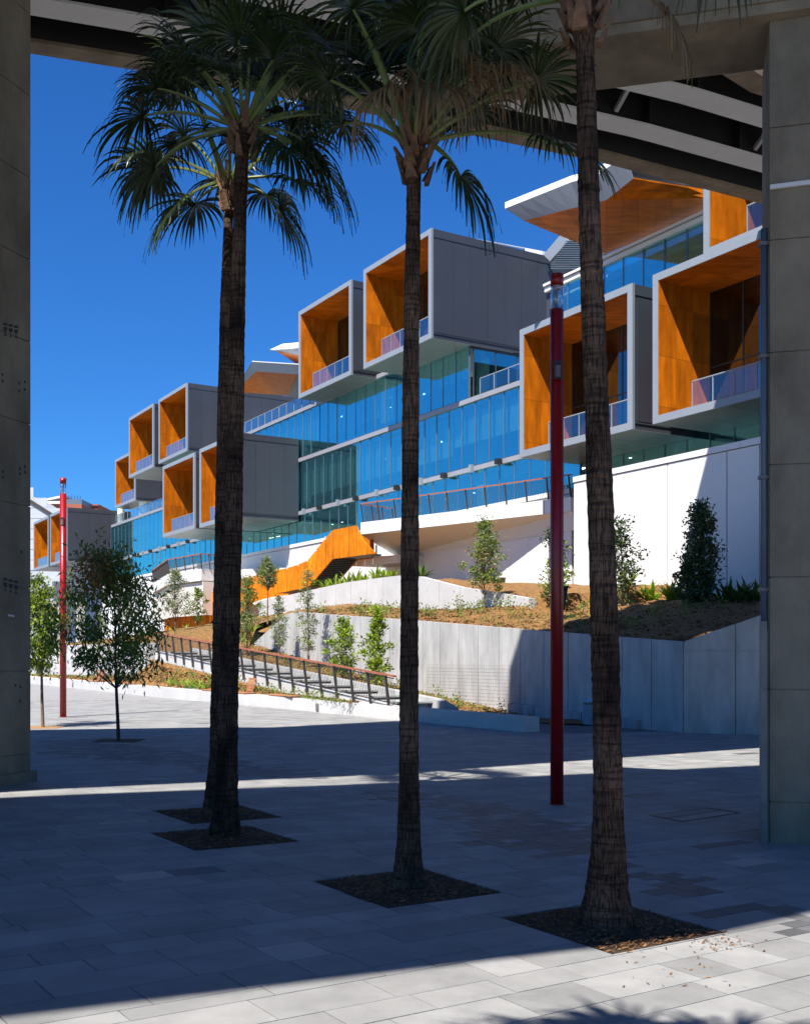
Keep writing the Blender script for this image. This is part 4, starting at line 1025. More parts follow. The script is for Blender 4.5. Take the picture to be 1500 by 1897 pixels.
# ------------------------------------------------------------------ buildings far left
def far_box(name, label, cat, px0, px1, pyb, pyt, Y, dep, mat, top=None):
    a, b = Vector(((px0-CX)/F*Y, Y, E+(H0-pyb)/F*Y)), Vector(((px1-CX)/F*Y, Y, 0)); h = (pyb-pyt)/F*Y
    t = thing(name, label, cat, a); mb = MB(); mb.box(0, b.x-a.x, 0, dep, -a.z, h); mb.build('wall', mat, t); return t, a, b.x-a.x, h
t, a, wd, h = far_box('distant_hall', 'pale grey clad hall with sloping dark roof edge beside the left column', 'building', 0, 112, 1100, 975, 210, 30, M['grey_wall'])
mb = MB(); y = 0
P = [(0,-.02,h), (wd+3,-.02,h-3.2), (wd+3,-.02,h-1.2), (0,-.02,h+9.3)]; P = [(0,0,h+.02),(wd,0,h+.02),(wd,0,h+1.0),(0,0,h+8.5)]
mb.prism(P, (0,30,0)); mb.build('gable', M['grey_wall'], t)
mb = MB(); mb.bar((0,-.2,h+8.6), (wd+.2,-.2,h+1.1), .5, .6); mb.build('roof_edge', M['dark_steel'], t)
for k in range(9):
    mb = MB(); mb.box(0, wd*(1 if k < 6 else 1-(k-5)*.22), -.12, 0, h*.35+k*2.0, h*.35+k*2.0+1.9); mb.build('cladding_panel', M['grey_wall'], t)
for k in range(5):
    mb = MB(); mb.box(2+k*2.4, 3.8+k*2.4, -.1, .1, 8, 10.5); mb.build('window', M['interior_dark'], t)
t, a, wd, h = far_box('distant_apartments', 'red brick block with pale roof terrace and plant behind the sunlit lamp post', 'building', 70, 152, 1100, 934, 290, 20, M['brick'])
mb = MB(); mb.box(-.5, wd*.62, -1, 20, h, h+.7); mb.build('roof_slab', M['white'], t)
mb = MB(); mb.prism([(1,0,h+.7),(wd*.6,0,h+2.0),(wd*.6,0,h+2.5),(1,0,h+1.2)], (0,18,0)); mb.build('roof_canopy', M['white'], t)
mb = MB(); mb.box(wd*.63, wd, 0, 18, h, h+1.3); mb.build('roof_parapet', M['mullion'], t)
for k in range(5):
    mb = MB(); x = wd*.68+k*.75; mb.tube([(x,1,h+1.3),(x+.1,1,h+2.4)], .08, 5); mb.build('roof_post', M['dark_steel'], t)
for k in range(6):
    mb = MB(); mb.box(1+k*1.9, 2.1+k*1.9, -.1, .05, h-3.2, h-1.4); mb.build('window', M['interior_dark'], t)
t, a, wd, h = far_box('distant_roof', 'low dark red roofed block beyond the grey flank', 'building', 120, 182, 1100, 937, 300, 15, M['brick'])
mb = MB(); mb.box(-.3, wd+.3, -.5, 15, h, h+.35); mb.build('roof', M['brick'], t)
#%%PART4
# ------------------------------------------------------------------ red lamp posts
def lamp(base, label, ht, r):
    t = thing('lamp_post', label, 'lamp post', base)
    z1 = ht*.934; z2 = ht*.979
    mb = MB(); mb.lathe([(r,-.05),(r,z1)], (0,0,0), 28); o = mb.build('pole', M['red'], t, smooth=False); shade_tube(o)
    mb = MB(); mb.lathe([(r+.012,0),(r+.012,.02)], (0,0,0), 28); mb.build('base_ring', M['red'], t)
    mb = MB(); mb.lathe([(r*.97,z1),(r*.97,z2)], (0,0,0), 28); o = mb.build('lamp_tube', M['glass_lamp'], t); shade_tube(o)
    mb = MB(); mb.lathe([(r,z2),(r,ht)], (0,0,0), 28); o = mb.build('cap', M['red'], t); shade_tube(o)
    mb = MB(); mb.lathe([(r*.9,z2-.01),(r*.55,z2-.05),(.03,z2-.05)], (0,0,0), 20); mb.build('reflector', M['girder_flange'], t)
    mb = MB(); mb.tube([(0,0,z1),(0,0,z2-.05)], .022, 8)
    for a in range(3): mb.tube([(r*.8*math.cos(a*2.1),r*.8*math.sin(a*2.1),z1),(r*.8*math.cos(a*2.1),r*.8*math.sin(a*2.1),z2)], .008, 5)
    mb.build('lamp_core', M['frame'], t)
    zc = ht*.80; mb = MB(); mb.box(-r*.55, r*.55, -r*1.02, -r*.6, zc, zc+.26); mb.build('spotlight_recess', M['black'], t)
    mb = MB(); mb.lathe([(.01,0),(r*.5,.0),(r*.5,.16),(.01,.17)], (-.0,-r*.75,zc+.03), 14); mb.build('spotlight', M['steel'], t)
    return t
def shade_tube(o):
    for p in o.data.polygons: p.use_smooth = abs(p.normal.z) < .5
b1 = G(1031,1490); lamp(b1, 'dark red cylindrical lamp post standing in shade between two palms', (1490-509)/F*b1.y, 12.2/F*b1.y)
b2 = Vector(((117.5-CX)/F*33.8, 33.8, .145)); lamp(b2, 'bright red cylindrical lamp post in the sun by the young trees', (1328-885)/F*33.8, 5.9/F*33.8)
# litter bin
b = G(1091,1343); t = thing('litter_bin', 'round grey-blue litter bin with pale bag against the shaded wall', 'litter bin', b)
mb = MB(); mb.lathe([(.2,0),(.22,.02),(.22,.62),(.20,.64)], (0,0,0), 18); mb.build('bin_body', M['bin'], t)
mb = MB(); mb.lathe([(.19,.64),(.20,.70),(.14,.72)], (0,0,0), 16); mb.build('lid', M['steel'], t)
mb = MB(); mb.prism([(-.17,-.03,.86),(-.1,-.06,.72),(0,-.05,.70),(.08,-.05,.74),(.1,0,.82),(-.02,0,.78)], (.03,.12,.02)); mb.build('bag', M['blue_bag'], t)
# black planter pots carried on the garden edge
def pot(px0, px1, py0, py1, v, label):
    c = V((px0+px1)/2, py1, v); k = (px1-px0)/2/F*c.y; h = (py1-py0)/F*c.y; t = thing('plant_pot', label, 'plant pot', c)
    mb = MB(); mb.lathe([(k*.62,0),(k,h),(k*.9,h),(k*.85,h*.9)], (0,0,0), 14); mb.build('pot', M['black'], t)
    mb = MB(); mb.lathe([(k*1.06,h*.93),(k*1.06,h)], (0,0,0), 14); mb.build('rim', M['black'], t)
pot(1018,1052,1086,1131,27.0,'black plant pot on the mulch behind the dark red lamp post')

# ------------------------------------------------------------------ palms
def palm_trunk(t, base, ctr, wid, yhead):
    # ctr: px centre by py, wid: px width by py; converted to real metres at the trunk's own distance
    Y = base.y; pts = []; rad = []; z0 = gz(base.x); ztop = E + (H0-yhead)/F*Y
    n = int((ztop-z0)/.035); mb = MB(); nr = 22; rings = []; rr = random.Random(int(base.x*100))
    ph = [rr.random()*6 for _ in range(6)]
    for k in range(n+1):
        z = z0 - .03 + (ztop-z0+.03)*k/n; py = H0 - (z-E)/Y*F
        cx = lerp_tab(ctr, py); w_ = lerp_tab(wid, py)/F*Y/2*.90
        x = (cx-CX)/F*Y - base.x
        cyc = (z % .088)/.088
        ring = 1 + .03*(1-cyc)*(.6+.4*math.sin(z*2.1+ph[0])) + .02*math.sin(z*5+ph[1]) + rr.uniform(-.02,.02)
        ys = .03*math.sin(z*.6+ph[2])
        R_ = []
        for j in range(nr):
            a = 2*PI*j/nr; r = w_*(ring + .035*math.sin(9*a+ph[3]+z*.7) + rr.uniform(-.035,.035))
            R_.append(mb.vert((x+r*math.cos(a), ys+r*math.sin(a), z-z0)))
        rings.append(R_)
    for k in range(n):
        for j in range(nr): mb.f.append([rings[k][j], rings[k][(j+1)%nr], rings[k+1][(j+1)%nr], rings[k+1][j]]); mb.m.append(0)
    mb.f.append(rings[-1]); mb.m.append(0)
    mb.build('trunk', M['palm_bark'], t, fix=False)
    xt = (lerp_tab(ctr, yhead)-CX)/F*Y - base.x
    return Vector((xt, 0, ztop-z0))
def frond(t, head, az, el, pl, bl, droop=1.0, dry=False, seed=0, nseg=40):
    rr = random.Random(seed); d = Vector((math.cos(az)*math.cos(el), math.sin(az)*math.cos(el), math.sin(el)))
    p = head + Vector((math.cos(az)*.09, math.sin(az)*.09, 0)); pts = [p.copy()]; n = 8
    for k in range(n):
        d = (d + Vector((0,0,-1))*droop*(.11 if not dry else .16)*(k+1)/n).normalized(); p = p + d*pl/n; pts.append(p.copy())
    mb = MB(); mb.tube(pts, [.026-.014*k/n for k in range(n+1)], 5, 1, True)
    side = d.cross(Vector((0,0,1))); side = side.normalized() if side.length > .05 else Vector((-math.sin(az),math.cos(az),0)); nrm = side.cross(d)
    roll = rr.uniform(-.5,.5); side, nrm = side*math.cos(roll)+nrm*math.sin(roll), nrm*math.cos(roll)-side*math.sin(roll)
    span = R(128); dth = 2*span/nseg
    for k in range(nseg):
        th = -span + (k+.5)*dth; dd = (d*math.cos(th) + side*math.sin(th) + nrm*(.10+.15*abs(math.sin(th)))).normalized()
        Ls = bl*(1 - .28*(abs(th)/span)**2)*rr.uniform(.72,1.06); m_ = 7; q = p.copy(); prevL = prevR = None; w0 = 2*math.tan(dth/2)
        g = droop*rr.uniform(.75,1.35)*(1.9 if dry else 1.0); tw = rr.uniform(-.25,.25); col = 0
        for j in range(m_+1):
            f = j/m_; r = Ls*f
            wd = (w0*r*.5*1.02 if f < .5 else w0*Ls*.5*.5*1.02*max(.04, 1-(f-.5)/.5)**.8) * (.55 if dry else 1)
            sd = dd.cross(nrm); sd = sd.normalized() if sd.length > 1e-4 else side
            sd = (sd + nrm*tw*f + Vector((0,0,.0))).normalized()
            a = mb.vert(q - sd*wd + nrm*(.004 if k % 2 else -.004)); b = mb.vert(q + sd*wd - nrm*(.004 if k % 2 else -.004))
            if prevL is not None: mb.f.append([prevL, prevR, b, a]); mb.m.append(col)
            prevL, prevR = a, b
            dd = (dd + Vector((0,0,-1))*g*.48*(f**1.1) + Vector((rr.uniform(-.02,.02),rr.uniform(-.02,.02),0))).normalized(); q = q + dd*(Ls/m_)
    lf = M['frond_dry'] if dry else M['frond']
    return mb.build('frond', [lf, M['petiole'] if not dry else M['frond_dry']], t, fix=False)
def boots(t, head, r, n, seed):
    rr = random.Random(seed)
    for k in range(n):
        a = k*2.4 + rr.uniform(-.5,.5); z = -.40 + .5*k/n + rr.uniform(-.05,.05); l_ = rr.uniform(.10,.26); o = Vector((math.cos(a)*r, math.sin(a)*r, z)) + head; d = Vector((math.cos(a)*rr.uniform(.3,.7), math.sin(a)*rr.uniform(.3,.7), 1)).normalized()
        s = Vector((-math.sin(a),math.cos(a),0)); wd = rr.uniform(.02,.042); u = Vector((math.cos(a),math.sin(a),0))*.02
        mb = MB(); e = o+d*l_
        mb.hexa([o-s*wd*1.5-u, o+s*wd*1.5-u, o+s*wd*1.5+u, o-s*wd*1.5+u, e-s*wd*.7-u*.5, e+s*wd*.6-u*.5, e+s*wd*.6+u*.6, e-s*wd*.7+u*.6]); mb.build('leaf_base', M['boot'], t)
def palm(i, label, ctr, wid, yhead, fr, seed):
    base = Vector((((ctr[-1][1]-CX)/F*pits[i].y), pits[i].y, 0)) if i >= 0 else None
    base.z = gz(base.x); t = thing('fan_palm', label, 'palm tree', base, 0, 'fan palms planted in mulch squares')
    h = palm_trunk(t, base, ctr, wid, yhead); boots(t, h, lerp_tab(wid, yhead)/F*base.y/2*.95, 26, seed)
    for k, f in enumerate(fr): frond(t, h, *f[:4], droop=f[4] if len(f) > 4 else 1.0, dry=(len(f) > 5 and f[5]), seed=seed*100+k)
    return t
def crown(n, seed, pl=(.8,1.15), bl=(.7,.95), lo=-.75, hi=1.25, droop=(.9,1.3), dry=.06):
    rr = random.Random(seed); o = []
    for k in range(n):
        az = k*2.39996 + rr.uniform(-.25,.25); f = k/(n-1); el = lo + (hi-lo)*f**.85
        o.append((az, el, rr.uniform(*pl), rr.uniform(*bl), rr.uniform(*droop), rr.random() < dry and f < .45))
    return o
palm(0, 'thickest fan palm at right with brown trunk and crown above the picture',
     [(0,1079),(30,1080),(100,1083),(200,1086),(400,1092),(600,1100),(800,1108),(1000,1115),(1200,1121),(1400,1125),(1500,1126),(1600,1125),(1715,1121)],
     [(0,62),(20,66),(45,58),(80,40),(100,37),(500,46),(1000,54),(1300,56),(1500,60),(1580,72),(1640,88),(1690,108),(1722,122)], -10,
     crown(18, 5, (.9,1.3), (.8,1.0), .75, 1.35, dry=0) + [(-.2,.1,.62,.60,1.9,True), (3.3,.05,.9,.75,1.5,False), (2.7,.15,.9,.8,1.4,False)], 11)
palm(1, 'slender centre fan palm with charred dark lower trunk and hanging fronds',
     [(230,769),(300,767),(500,764),(700,761),(1000,759),(1300,757),(1500,757),(1640,756)],
     [(230,48),(285,44),(300,30),(400,29),(600,32),(1000,36),(1300,38),(1450,41),(1560,48),(1610,60),(1640,72)], 262,
     crown(20, 8, (.8,1.1), (.6,.8), .62, 1.4, droop=(.7,1.1), dry=.05) + [(-.30,-.6,.5,.75,1.8,False), (.05,.25,1.15,.85,1.2,False), (-1.35,.75,.7,.85,2.0,True), (-1.0,.9,.8,.9,1.8,True), (-1.9,.7,.75,.8,2.0,True), (-.4,.95,.9,.8,1.7,True)], 12)
palm(2, 'near fan palm of the left pair with big dark drooping crown',
     [(220,450),(300,448),(380,446),(556,441),(740,438),(1000,433),(1200,425),(1400,420),(1545,416)],
     [(220,44),(270,38),(290,27),(400,27),(600,31),(900,34),(1200,39),(1400,42),(1480,50),(1545,64)], 236,
     crown(24, 21, (.72,1.0), (.6,.8), .25, 1.35) + [(3.1,-.15,1.0,.85,1.6,False), (2.7,.1,1.05,.85,1.4,False), (-.1,-.25,.75,.9,1.8,False), (.3,-.05,.8,.95,1.6,False), (-.5,-.3,.65,.85,1.9,False), (3.5,.2,1.0,.85,1.3,False)], 13)
palm(3, 'slimmer fan palm standing just behind the near left palm, crown partly sunlit',
     [(320,426),(400,423),(556,418),(740,415),(1000,412),(1200,410),(1400,406),(1510,400)],
     [(320,26),(350,24),(385,22),(400,18),(600,24),(900,30),(1200,34),(1400,38),(1460,46),(1510,56)], 336,
     crown(14, 31, (.8,1.2), (.75,.95), .1, 1.35, dry=0) + [(-.15,-.35,.7,.9,1.6,False), (3.3,-.3,.65,.85,1.6,False), (2.9,.5,1.0,.9,1.2,False)], 14)
# a palm beside the photographer whose shadow falls at the bottom edge
bb = Vector((-1.62, .72, gz(-1.62))); t = thing('fan_palm', 'fan palm beside the photographer, out of the picture, casting a shadow at its foot', 'palm tree', bb, 0, 'fan palms planted in mulch squares')
mb = MB(); mb.tube([(0,0,-.05),(0,0,.6),(.03,0,3.5),(0,.05,7.0)], [.26,.17,.14,.11], 14); mb.build('trunk', M['palm_bark'], t)
for k, f in enumerate(crown(24, 77, (.7,1.0), (.7,.9), -.4, 1.3)): frond(t, Vector((0,.05,7.0)), *f[:4], droop=f[4], seed=900+k, nseg=26)

# ------------------------------------------------------------------ young trees
def leaves(mb, pos, ln, wd, hang, rs, mi=0):
    n = len(pos); d = rs.normal(size=(n,3)); d[:,2] = d[:,2]*.7 - hang; d /= np.linalg.norm(d, axis=1)[:,None]
    u = rs.normal(size=(n,3)); s = np.cross(d, u); s /= np.linalg.norm(s, axis=1)[:,None]
    l_ = ln*rs.uniform(.7,1.3,(n,1)); w_ = wd*rs.uniform(.7,1.3,(n,1)); nm = np.cross(d, s)
    q = np.stack([pos, pos + d*l_*.45 + s*w_/2 + nm*w_*.15, pos + d*l_, pos + d*l_*.45 - s*w_/2 + nm*w_*.15], 1).reshape(-1,3)
    b = len(mb.v); mb.v += [tuple(x) for x in q.tolist()]; mb.f += [[b+4*k, b+4*k+1, b+4*k+2, b+4*k+3] for k in range(n)]; mb.m += [mi]*n
def tree(name, label, base, h, r, crown0, leaf, nl, seed, ln=.10, wd=.03, hang=.8, ncl=40, top=.35, trunk_r=.035, bark='bark', lean=(0,0), leaf2=None, brown=None, group=None, spread=.28, parent=None):
    rs = np.random.RandomState(seed); rr = random.Random(seed); t = thing(name, label, 'tree', base, 0, group)
    tp = [Vector((lean[0]*f**1.3 + .03*h*math.sin(f*7+seed)*f*.4, lean[1]*f, h*.94*f)) for f in [k/9 for k in range(10)]]
    mb = MB(); mb.tube([tp[0]-Vector((0,0,.08))]+tp, [trunk_r*1.25]+[trunk_r*(1-.88*k/9) for k in range(10)], 8)
    mb.build('trunk', M[bark], t, smooth=True)
    br = MB(); cl = []
    for k in range(ncl):
        f = crown0 + (1-crown0)*((k+.5)/ncl); g = (f-crown0)/(1-crown0); env = r*math.sin(PI*min(1, .12+ .88*g**(.5+top)))**.75 if g < .97 else r*.12
        a = k*2.4 + rr.uniform(-.5,.5); d = env*rr.uniform(.3,1.1)*(1+.3*math.sin(2*a+seed))*rr.uniform(.6,1.15); i = min(8, int(f*9)); c = tp[i].lerp(tp[i+1], f*9-i)
        q = c + Vector((math.cos(a)*d, math.sin(a)*d, rr.uniform(-.16,.10)*h*.3)); cl.append(q)
        j = max(int(crown0*9)-1, i-2, 0); s = tp[j].lerp(tp[j+1], .5); m_ = s.lerp(q, .55) + Vector((0,0,-.02*h+.03*h*rr.random()))
        br.tube([s, m_, q], [trunk_r*.30, trunk_r*.18, trunk_r*.07], 5)
    br.build('limbs', M[bark], t, smooth=True)
    per = nl//ncl; pos = []; pos2 = []
    for k, q in enumerate(cl):
        sz = r*spread*rr.uniform(.7,1.35); P = rs.normal(size=(per,3))*np.array([sz,sz,sz*.85])*.6 + np.array(q)
        (pos2 if (leaf2 and rr.random() < .3) else pos).append(P)
    mb = MB(); leaves(mb, np.concatenate(pos), ln, wd, hang, rs, 0); mats = [M[leaf]]
    if pos2: leaves(mb, np.concatenate(pos2), ln, wd, hang, rs, len(mats)); mats.append(M[leaf2])
    if brown:
        c = np.array(brown[:3]); P = rs.normal(size=(brown[4],3))*brown[3] + c; leaves(mb, P, ln*.9, wd, hang*.6, rs, len(mats)); mats.append(M['leaf_brown'])
    mb.build('crown', mats, t, fix=False); return t
tb = G(220,1372)
tree('young_gum_tree', 'slim dark-trunked young gum tree in the shade edge with browned top leaves', tb, 4.5, 1.4, .38, 'leaf_euc', 5400, 41, .16, .045, 1.3, 46, .35, .045, 'bark_dark', (-.2,0), 'leaf_dark', (-.40,-.45,3.7,.26,620), spread=.25)
mb = MB(); mb.box(-.5,.5,-.5,.5,-.02,.006); tag(mb.build('mulch_square', M['mulch'], None, tb), kind='stuff')
tb = Vector(((80-CX)/F*29, 29, .15))
tree('young_gum_tree', 'sunlit young gum tree with tan trunk beside the left column', tb, 4.1, .85, .45, 'leaf_euc', 4600, 42, .15, .042, 1.1, 40, .3, .05, 'bark', (-.15,0), 'leaf_bright')
mb = MB(); mb.box(-.5,.5,-.5,.5,-.02,.006); tag(mb.build('mulch_square', surf('mulch_painted_sunlit',(.3,.16,.06),.9,.3,30), None, tb), kind='stuff')  # lit copy of the mulch, sun brightness put into its colour
tb = Vector((-13.2, 27.5, .16)); tree('young_gum_tree', 'young gum tree out of view left whose shadow crosses the plaza', tb, 4.4, 1.0, .42, 'leaf_euc', 2200, 43, .13, .036, 1.1, 40, .3, .05)
def on_bed(px, py, v, zf):                          # plant foot where the sight line meets the bed at distance v
    s, z = SZ(px, py, v); return VS(v, s, zf(s, v) - .03), z
def plant_tree(px, pyb, pyt, v, zf, wpx, **k):
    p, z = on_bed(px, pyb, v, zf); h = (E + (H0-pyt)/F*p.y) - p.z; r = wpx/2/F*p.y
    return tree(k.pop('name','young_tree'), k.pop('label'), p, h, r, k.pop('crown0',.25), k.pop('leaf'), int(k.pop('nl',1500)*1.45), k.pop('seed'), **k)
zE_ = lambda s, v: zE(s, v)
plant_tree(325,1172,1046,24,zE_,50,label='grey-green young tree before the small far deck',leaf='leaf_grey',seed=51,nl=2200,ln=.14,wd=.05,hang=.3,ncl=44,trunk_r=.05,crown0=.3)
plant_tree(366,1172,1084,25,zE_,34,label='thin bright green sapling against the orange steel wall',leaf='leaf_euc',seed=52,nl=600,ln=.18,wd=.07,hang=0,ncl=22,trunk_r=.035,crown0=.2)
plant_tree(458,1212,1060,21.5,zB,52,label='broad olive-green young tree right of the paired palms',leaf='leaf_olive',seed=53,nl=2600,ln=.13,wd=.045,hang=.3,ncl=50,trunk_r=.045,crown0=.2,leaf2='leaf_grey')
plant_tree(496,1195,1028,24,zE_,44,label='round-headed young tree with bare stem before the orange stairs',leaf='leaf_grey',seed=54,nl=2000,ln=.13,wd=.05,hang=.3,ncl=34,trunk_r=.05,crown0=.62,leaf2='leaf_olive')
plant_tree(517,1215,1098,22.2,zB,38,label='small grey-leaved tree against the left end of the tall wall',leaf='leaf_grey',seed=55,nl=1000,ln=.12,wd=.045,hang=.3,ncl=30,trunk_r=.035,crown0=.25)
plant_tree(571,1232,1042,22.2,zB,46,label='tall sparse tree with bright top left of the twin bushy saplings',leaf='leaf_grey',seed=56,nl=1000,ln=.13,wd=.05,hang=.2,ncl=40,trunk_r=.04,crown0=.2,leaf2='leaf_bright')
plant_tree(634,1246,1140,21.6,zB,58,label='left of two bushy bright green saplings before the tall wall',leaf='leaf_bright',seed=57,nl=1300,ln=.16,wd=.07,hang=-.5,ncl=36,trunk_r=.035,crown0=.12,leaf2='leaf_euc')
plant_tree(697,1262,1120,21.2,zB,50,label='right and taller of two bushy bright green saplings before the tall wall',leaf='leaf_bright',seed=58,nl=1500,ln=.16,wd=.07,hang=-.5,ncl=40,trunk_r=.035,crown0=.12,leaf2='leaf_euc',top=.1)
plant_tree(897,1128,960,28.3,zC,70,label='feathery young tree before the white upper wall under the deck',leaf='leaf_euc',seed=59,nl=2800,ln=.14,wd=.05,hang=.3,ncl=50,trunk_r=.045,crown0=.3,leaf2='leaf_grey',brown=(0,0,2.3,.35,260))
plant_tree(1028,1120,965,30,zC,66,label='loose leafy tree behind the dark red lamp post',leaf='leaf_olive',seed=60,nl=1100,ln=.18,wd=.08,hang=-.2,ncl=38,trunk_r=.04,crown0=.12,leaf2='leaf_glossy')
plant_tree(1150,1125,962,33,zC,84,label='glossy dark tree behind the thickest palm trunk',leaf='leaf_glossy',seed=61,nl=1300,ln=.19,wd=.08,hang=-.2,ncl=40,trunk_r=.05,crown0=.08)
plant_tree(1298,1135,925,33.5,zC,76,label='dense dark columnar tree in shade before the white wall',leaf='leaf_glossy',seed=62,nl=3200,ln=.19,wd=.08,hang=-.2,ncl=60,trunk_r=.05,crown0=.05,top=.6,spread=.34)
plant_tree(1272,1120,1040,33.2,zC,50,label='low dark bush at the left foot of the columnar tree',name='shrub',leaf='leaf_glossy',seed=63,nl=900,ln=.17,wd=.08,hang=-.2,ncl=26,trunk_r=.03,crown0=.05)
plant_tree(128,1232,1050,22,zE_,60,label='slender green tree behind the sunlit lamp post',leaf='leaf_olive',seed=64,nl=1600,ln=.13,wd=.05,hang=.3,ncl=36,trunk_r=.045,crown0=.25)
plant_tree(186,1250,1130,16.9,zA,40,label='small green sapling before the low white wall at left',leaf='leaf_euc',seed=65,nl=600,ln=.13,wd=.05,hang=.3,ncl=24,trunk_r=.03,crown0=.3)
plant_tree(235,1180,1050,26,zE_,60,label='grey-green tree behind the slim dark-trunked gum',leaf='leaf_grey',seed=66,nl=1500,ln=.13,wd=.05,hang=.3,ncl=36,trunk_r=.045,crown0=.25)

ORD = ['first','second','third','fourth','fifth','sixth','seventh','eighth','ninth']
# ------------------------------------------------------------------ strap-leaved plants and seedlings
def strap_mesh(seed, n, ln, wd, mat, spread=.8):
    rr = random.Random(seed); mb = MB()
    for k in range(n):
        a = k*2.4+rr.random(); el = rr.uniform(.55,1.3); d = Vector((math.cos(a)*math.cos(el),math.sin(a)*math.cos(el),math.sin(el))); s = Vector((-math.sin(a),math.cos(a),0)); p = Vector((math.cos(a)*.04,math.sin(a)*.04,0)); l_ = ln*rr.uniform(.7,1.15); pr = None
        for j in range(5):
            f = j/4; w_ = wd*(.5+.9*f if f < .5 else .95*(1-f)*2+.04); A_, B_ = mb.vert(p-s*w_/2), mb.vert(p+s*w_/2)
            if pr: mb.f.append([pr[0],pr[1],B_,A_]); mb.m.append(0)
            pr = (A_,B_); p = p + d*l_/4; d = (d+Vector((math.cos(a)*.1,math.sin(a)*.1,-.22*spread))).normalized()
    return mb.mesh('leaves', mat)
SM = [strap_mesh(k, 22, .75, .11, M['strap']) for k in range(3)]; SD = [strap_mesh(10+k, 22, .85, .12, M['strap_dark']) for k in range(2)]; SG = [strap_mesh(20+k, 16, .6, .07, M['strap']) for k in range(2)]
def clump(px, py, v, zf, me, label, group, sc=1.0):
    p, z = on_bed(px, py, v, zf); t = thing('strap_plant', label, 'plant', p, random.random()*6, group); o = link('leaves', me, t); o.scale = (sc,sc,sc)
for k, px in enumerate((603,618,633,646,660,676,697,712,728)):
    s, z = SZ(px, 1075, 29.6); p = VS(29.6, s, lerp_tab(ut_t, s)-.05); t = thing('strap_plant', ORD[k] + ' from the left of the bright strap-leaved plants along the white upper wall top', 'plant', p, k*1.3, 'bright strap-leaved plants behind the upper wall')
    o = link('leaves', SM[k%3], t); q = 1.15+.25*math.sin(k*2.2); o.scale = (q,q,q)
clump(782,1062,30,zC,SD[0],'dark spiky plant beside the centre palm trunk at the upper wall',None,1.3)
for k, (px, py) in enumerate(((1160,1125),(1196,1122),(1209,1121),(1241,1119),(1252,1121))):
    clump(px,py,35.5,zC,SM[k%3],ORD[k] + ' from the left of the bright broad-leaved plants below the white wall','bright plants below the white wall',1.5)
for k, (px, py) in enumerate(((1335,1128),(1352,1130),(1372,1126),(1385,1130),(1404,1122))):
    clump(px,py,34,zC,SD[k%2],ORD[k] + ' from the left of the dark broad-leaved plants in shade below the white wall','dark plants below the shaded white wall',1.3)
for k, (px, py) in enumerate(((318,1262),(333,1265),(345,1258),(352,1252),(357,1262),(371,1268),(381,1250))):
    s, z = SZ(px, py, 17.1); t = thing('strap_plant', ORD[k] + ' from the left of the yellow-green strap plants on the sunlit mound', 'plant', VS(17.1,s,zA(s,17.1)-.02), k, 'strap plants on the sunlit mound'); link('leaves', SG[k%2], t)
for k, (px, py, v) in enumerate(((322,1172,30),(345,1172,30),(437,1200,21),(432,1190,22),(468,1205,21.5))):
    clump(px,py,v,zE_,SG[k%2],ORD[(0,1,3,2,4)[k]] + ' from the left of the small strap plants below the orange steel stairs','strap plants below the steel stairs',1.1)
sm = MB(); rs = np.random.RandomState(4); leaves(sm, rs.normal(size=(26,3))*np.array([.06,.06,.07])+np.array([0,0,.14]), .09, .035, -.4, rs); sme = sm.mesh('leaves', [M['leaf_olive']])
tm = MB(); leaves(tm, rs.normal(size=(40,3))*np.array([.09,.09,.2])+np.array([0,0,.6]), .12, .045, -.5, rs); tme = tm.mesh('leaves', [M['leaf_euc']]); ts = MB(); ts.tube([(0,0,-.03),(.02,0,.4),(0,0,.8)], .01, 5); tse = ts.mesh('stem', M['bark'])
rs2 = random.Random(8); cnt = 0
SAP = [845,884,917,925,940,960,968,980]
def seedling(p, me, sc, label, group):
    t = link('seedling', me, None, p, rs2.random()*6); t.scale = (sc,sc,sc); tag(t, label, 'seedling', group)
for k in range(95):
    s = rs2.uniform(27,50); v = rs2.uniform(24.4, 28.4 if s > 37.4 else 32); seedling(VS(v,s,zC(s,v)-.01), sme, rs2.uniform(.8,1.7), 'tiny green seedling dotted over the mulch behind the tall wall', 'seedlings on the mulched terrace')
for k in range(40):
    s = rs2.uniform(33,50); v = rs2.uniform(vb(s)+.8, 17.6) if vb(s) < 16.7 else 17.4; seedling(VS(v,s,zA(s,v)-.01), sme, rs2.uniform(.7,1.4), 'tiny green seedling on the sunlit bed behind the seating wall', 'seedlings behind the seating wall')
for k in range(30):
    s = rs2.uniform(31,46); v = rs2.uniform(20.2,23.2); seedling(VS(v,s,zB(s,v)-.01), sme, rs2.uniform(.8,1.6), 'tiny green seedling in the bed below the tall wall', 'seedlings below the tall wall')
for (px, py) in ((884,1128),(845,1128),(917,1131),(925,1133),(940,1140),(960,1146),(968,1150),(980,1142)):
    p, z = on_bed(px, py, 26.5, zC); t = thing('thin_sapling', ORD[SAP.index(px)] + ' from the left of the thin saplings on the mulch before the white upper wall', 'sapling', p, 0, 'thin saplings on the mulched terrace'); link('leaves', tme, t); link('stem', tse, t); t.scale = (rs2.uniform(.7,1.2),)*3
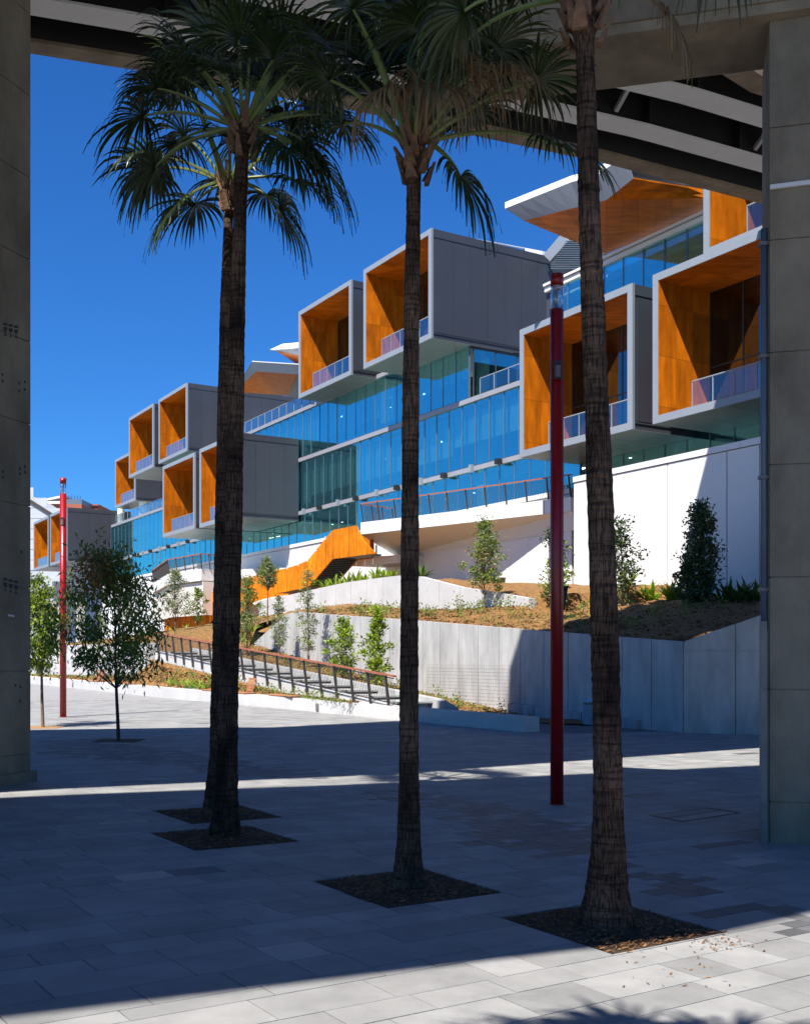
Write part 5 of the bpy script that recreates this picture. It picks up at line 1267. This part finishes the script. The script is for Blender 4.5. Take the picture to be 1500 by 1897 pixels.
# low green cover on the beds
gc = MB(); rs = np.random.RandomState(9); P = []
for k in range(2200):
    s = rs.uniform(32,110); v = rs.uniform(vb(s)+.6, 17.6) if vb(s)+.7 < 17.6 else 17.3; p = VS(v,s,zA(s,v)+.03); P.append(tuple(p))
for k in range(1700):
    s = rs.uniform(30,55); v = rs.uniform(20,23.5); p = VS(v,s,zB(s,v)+.03); P.append(tuple(p))
for k in range(3200):
    s = rs.uniform(28,100); v = rs.uniform(24.2,29) if s < 56 else rs.uniform(19,33); p = VS(v,s,(zC(s,v) if s < 56 else zE(s,v))+.03); P.append(tuple(p))
P = np.repeat(np.array(P), 3, 0) + rs.normal(size=(len(P)*3,3))*np.array([.07,.07,.02])
leaves(gc, P, .10, .03, -.6, rs); tag(gc.build('ground_cover', M['leaf_olive'], fix=False), kind='stuff')
# bark flakes and clods over the beds
fl = MB(); rs = np.random.RandomState(12)
for k in range(9000):
    if k < 5200:
        s = rs.uniform(19,52); v = rs.uniform(vfront(s)+.2, 28.6) if s > 37.4 else vfront(s) + .2 + (37-vfront(s))*rs.uniform(0,1)**1.5
        if v > 37: continue
        z = zC(s, v)
    elif k < 7400: s = rs.uniform(32,70); v = rs.uniform(min(vb(s)+.6,17.4), 17.7); z = zA(s, v)
    else: s = rs.uniform(30,55); v = rs.uniform(19.9,23.5); z = zB(s, v)
    c = VS(v, s, z + rs.uniform(.0,.06)); d = Vector(rs.normal(size=3)); d.z *= .4; d.normalize(); e = d.cross(Vector(rs.normal(size=3))).normalized(); a, b = rs.uniform(.03,.11), rs.uniform(.012,.035)
    fl.face([c-d*a-e*b, c+d*a-e*b*.6, c+d*a+e*b, c-d*a+e*b*.7])
tag(fl.build('bark_flakes', M['chips'], fix=False), kind='stuff')
# teal edging mats and pipe by the beds
te = MB()
for (a, b, lb) in (((520,1285),(632,1299),'under the stair foot'),((258,1276),(360,1283),'below the sunlit mound'),((100,1259),(150,1265),'at the far left')):
    q = [V(*a, 17.25 if a[0] < 500 else 17.5), V(*b, 17.1 if a[0] < 500 else 17.6)]
    for r in q: r.z = gz(r.x)+.46
    te = MB(); te.bar(q[0], q[1], .10, .04); tag(off(te, q[0]).build('edging_strip', M['teal'], None, q[0]), 'teal plastic edging strip lying behind the seating wall ' + lb, 'edging strip')
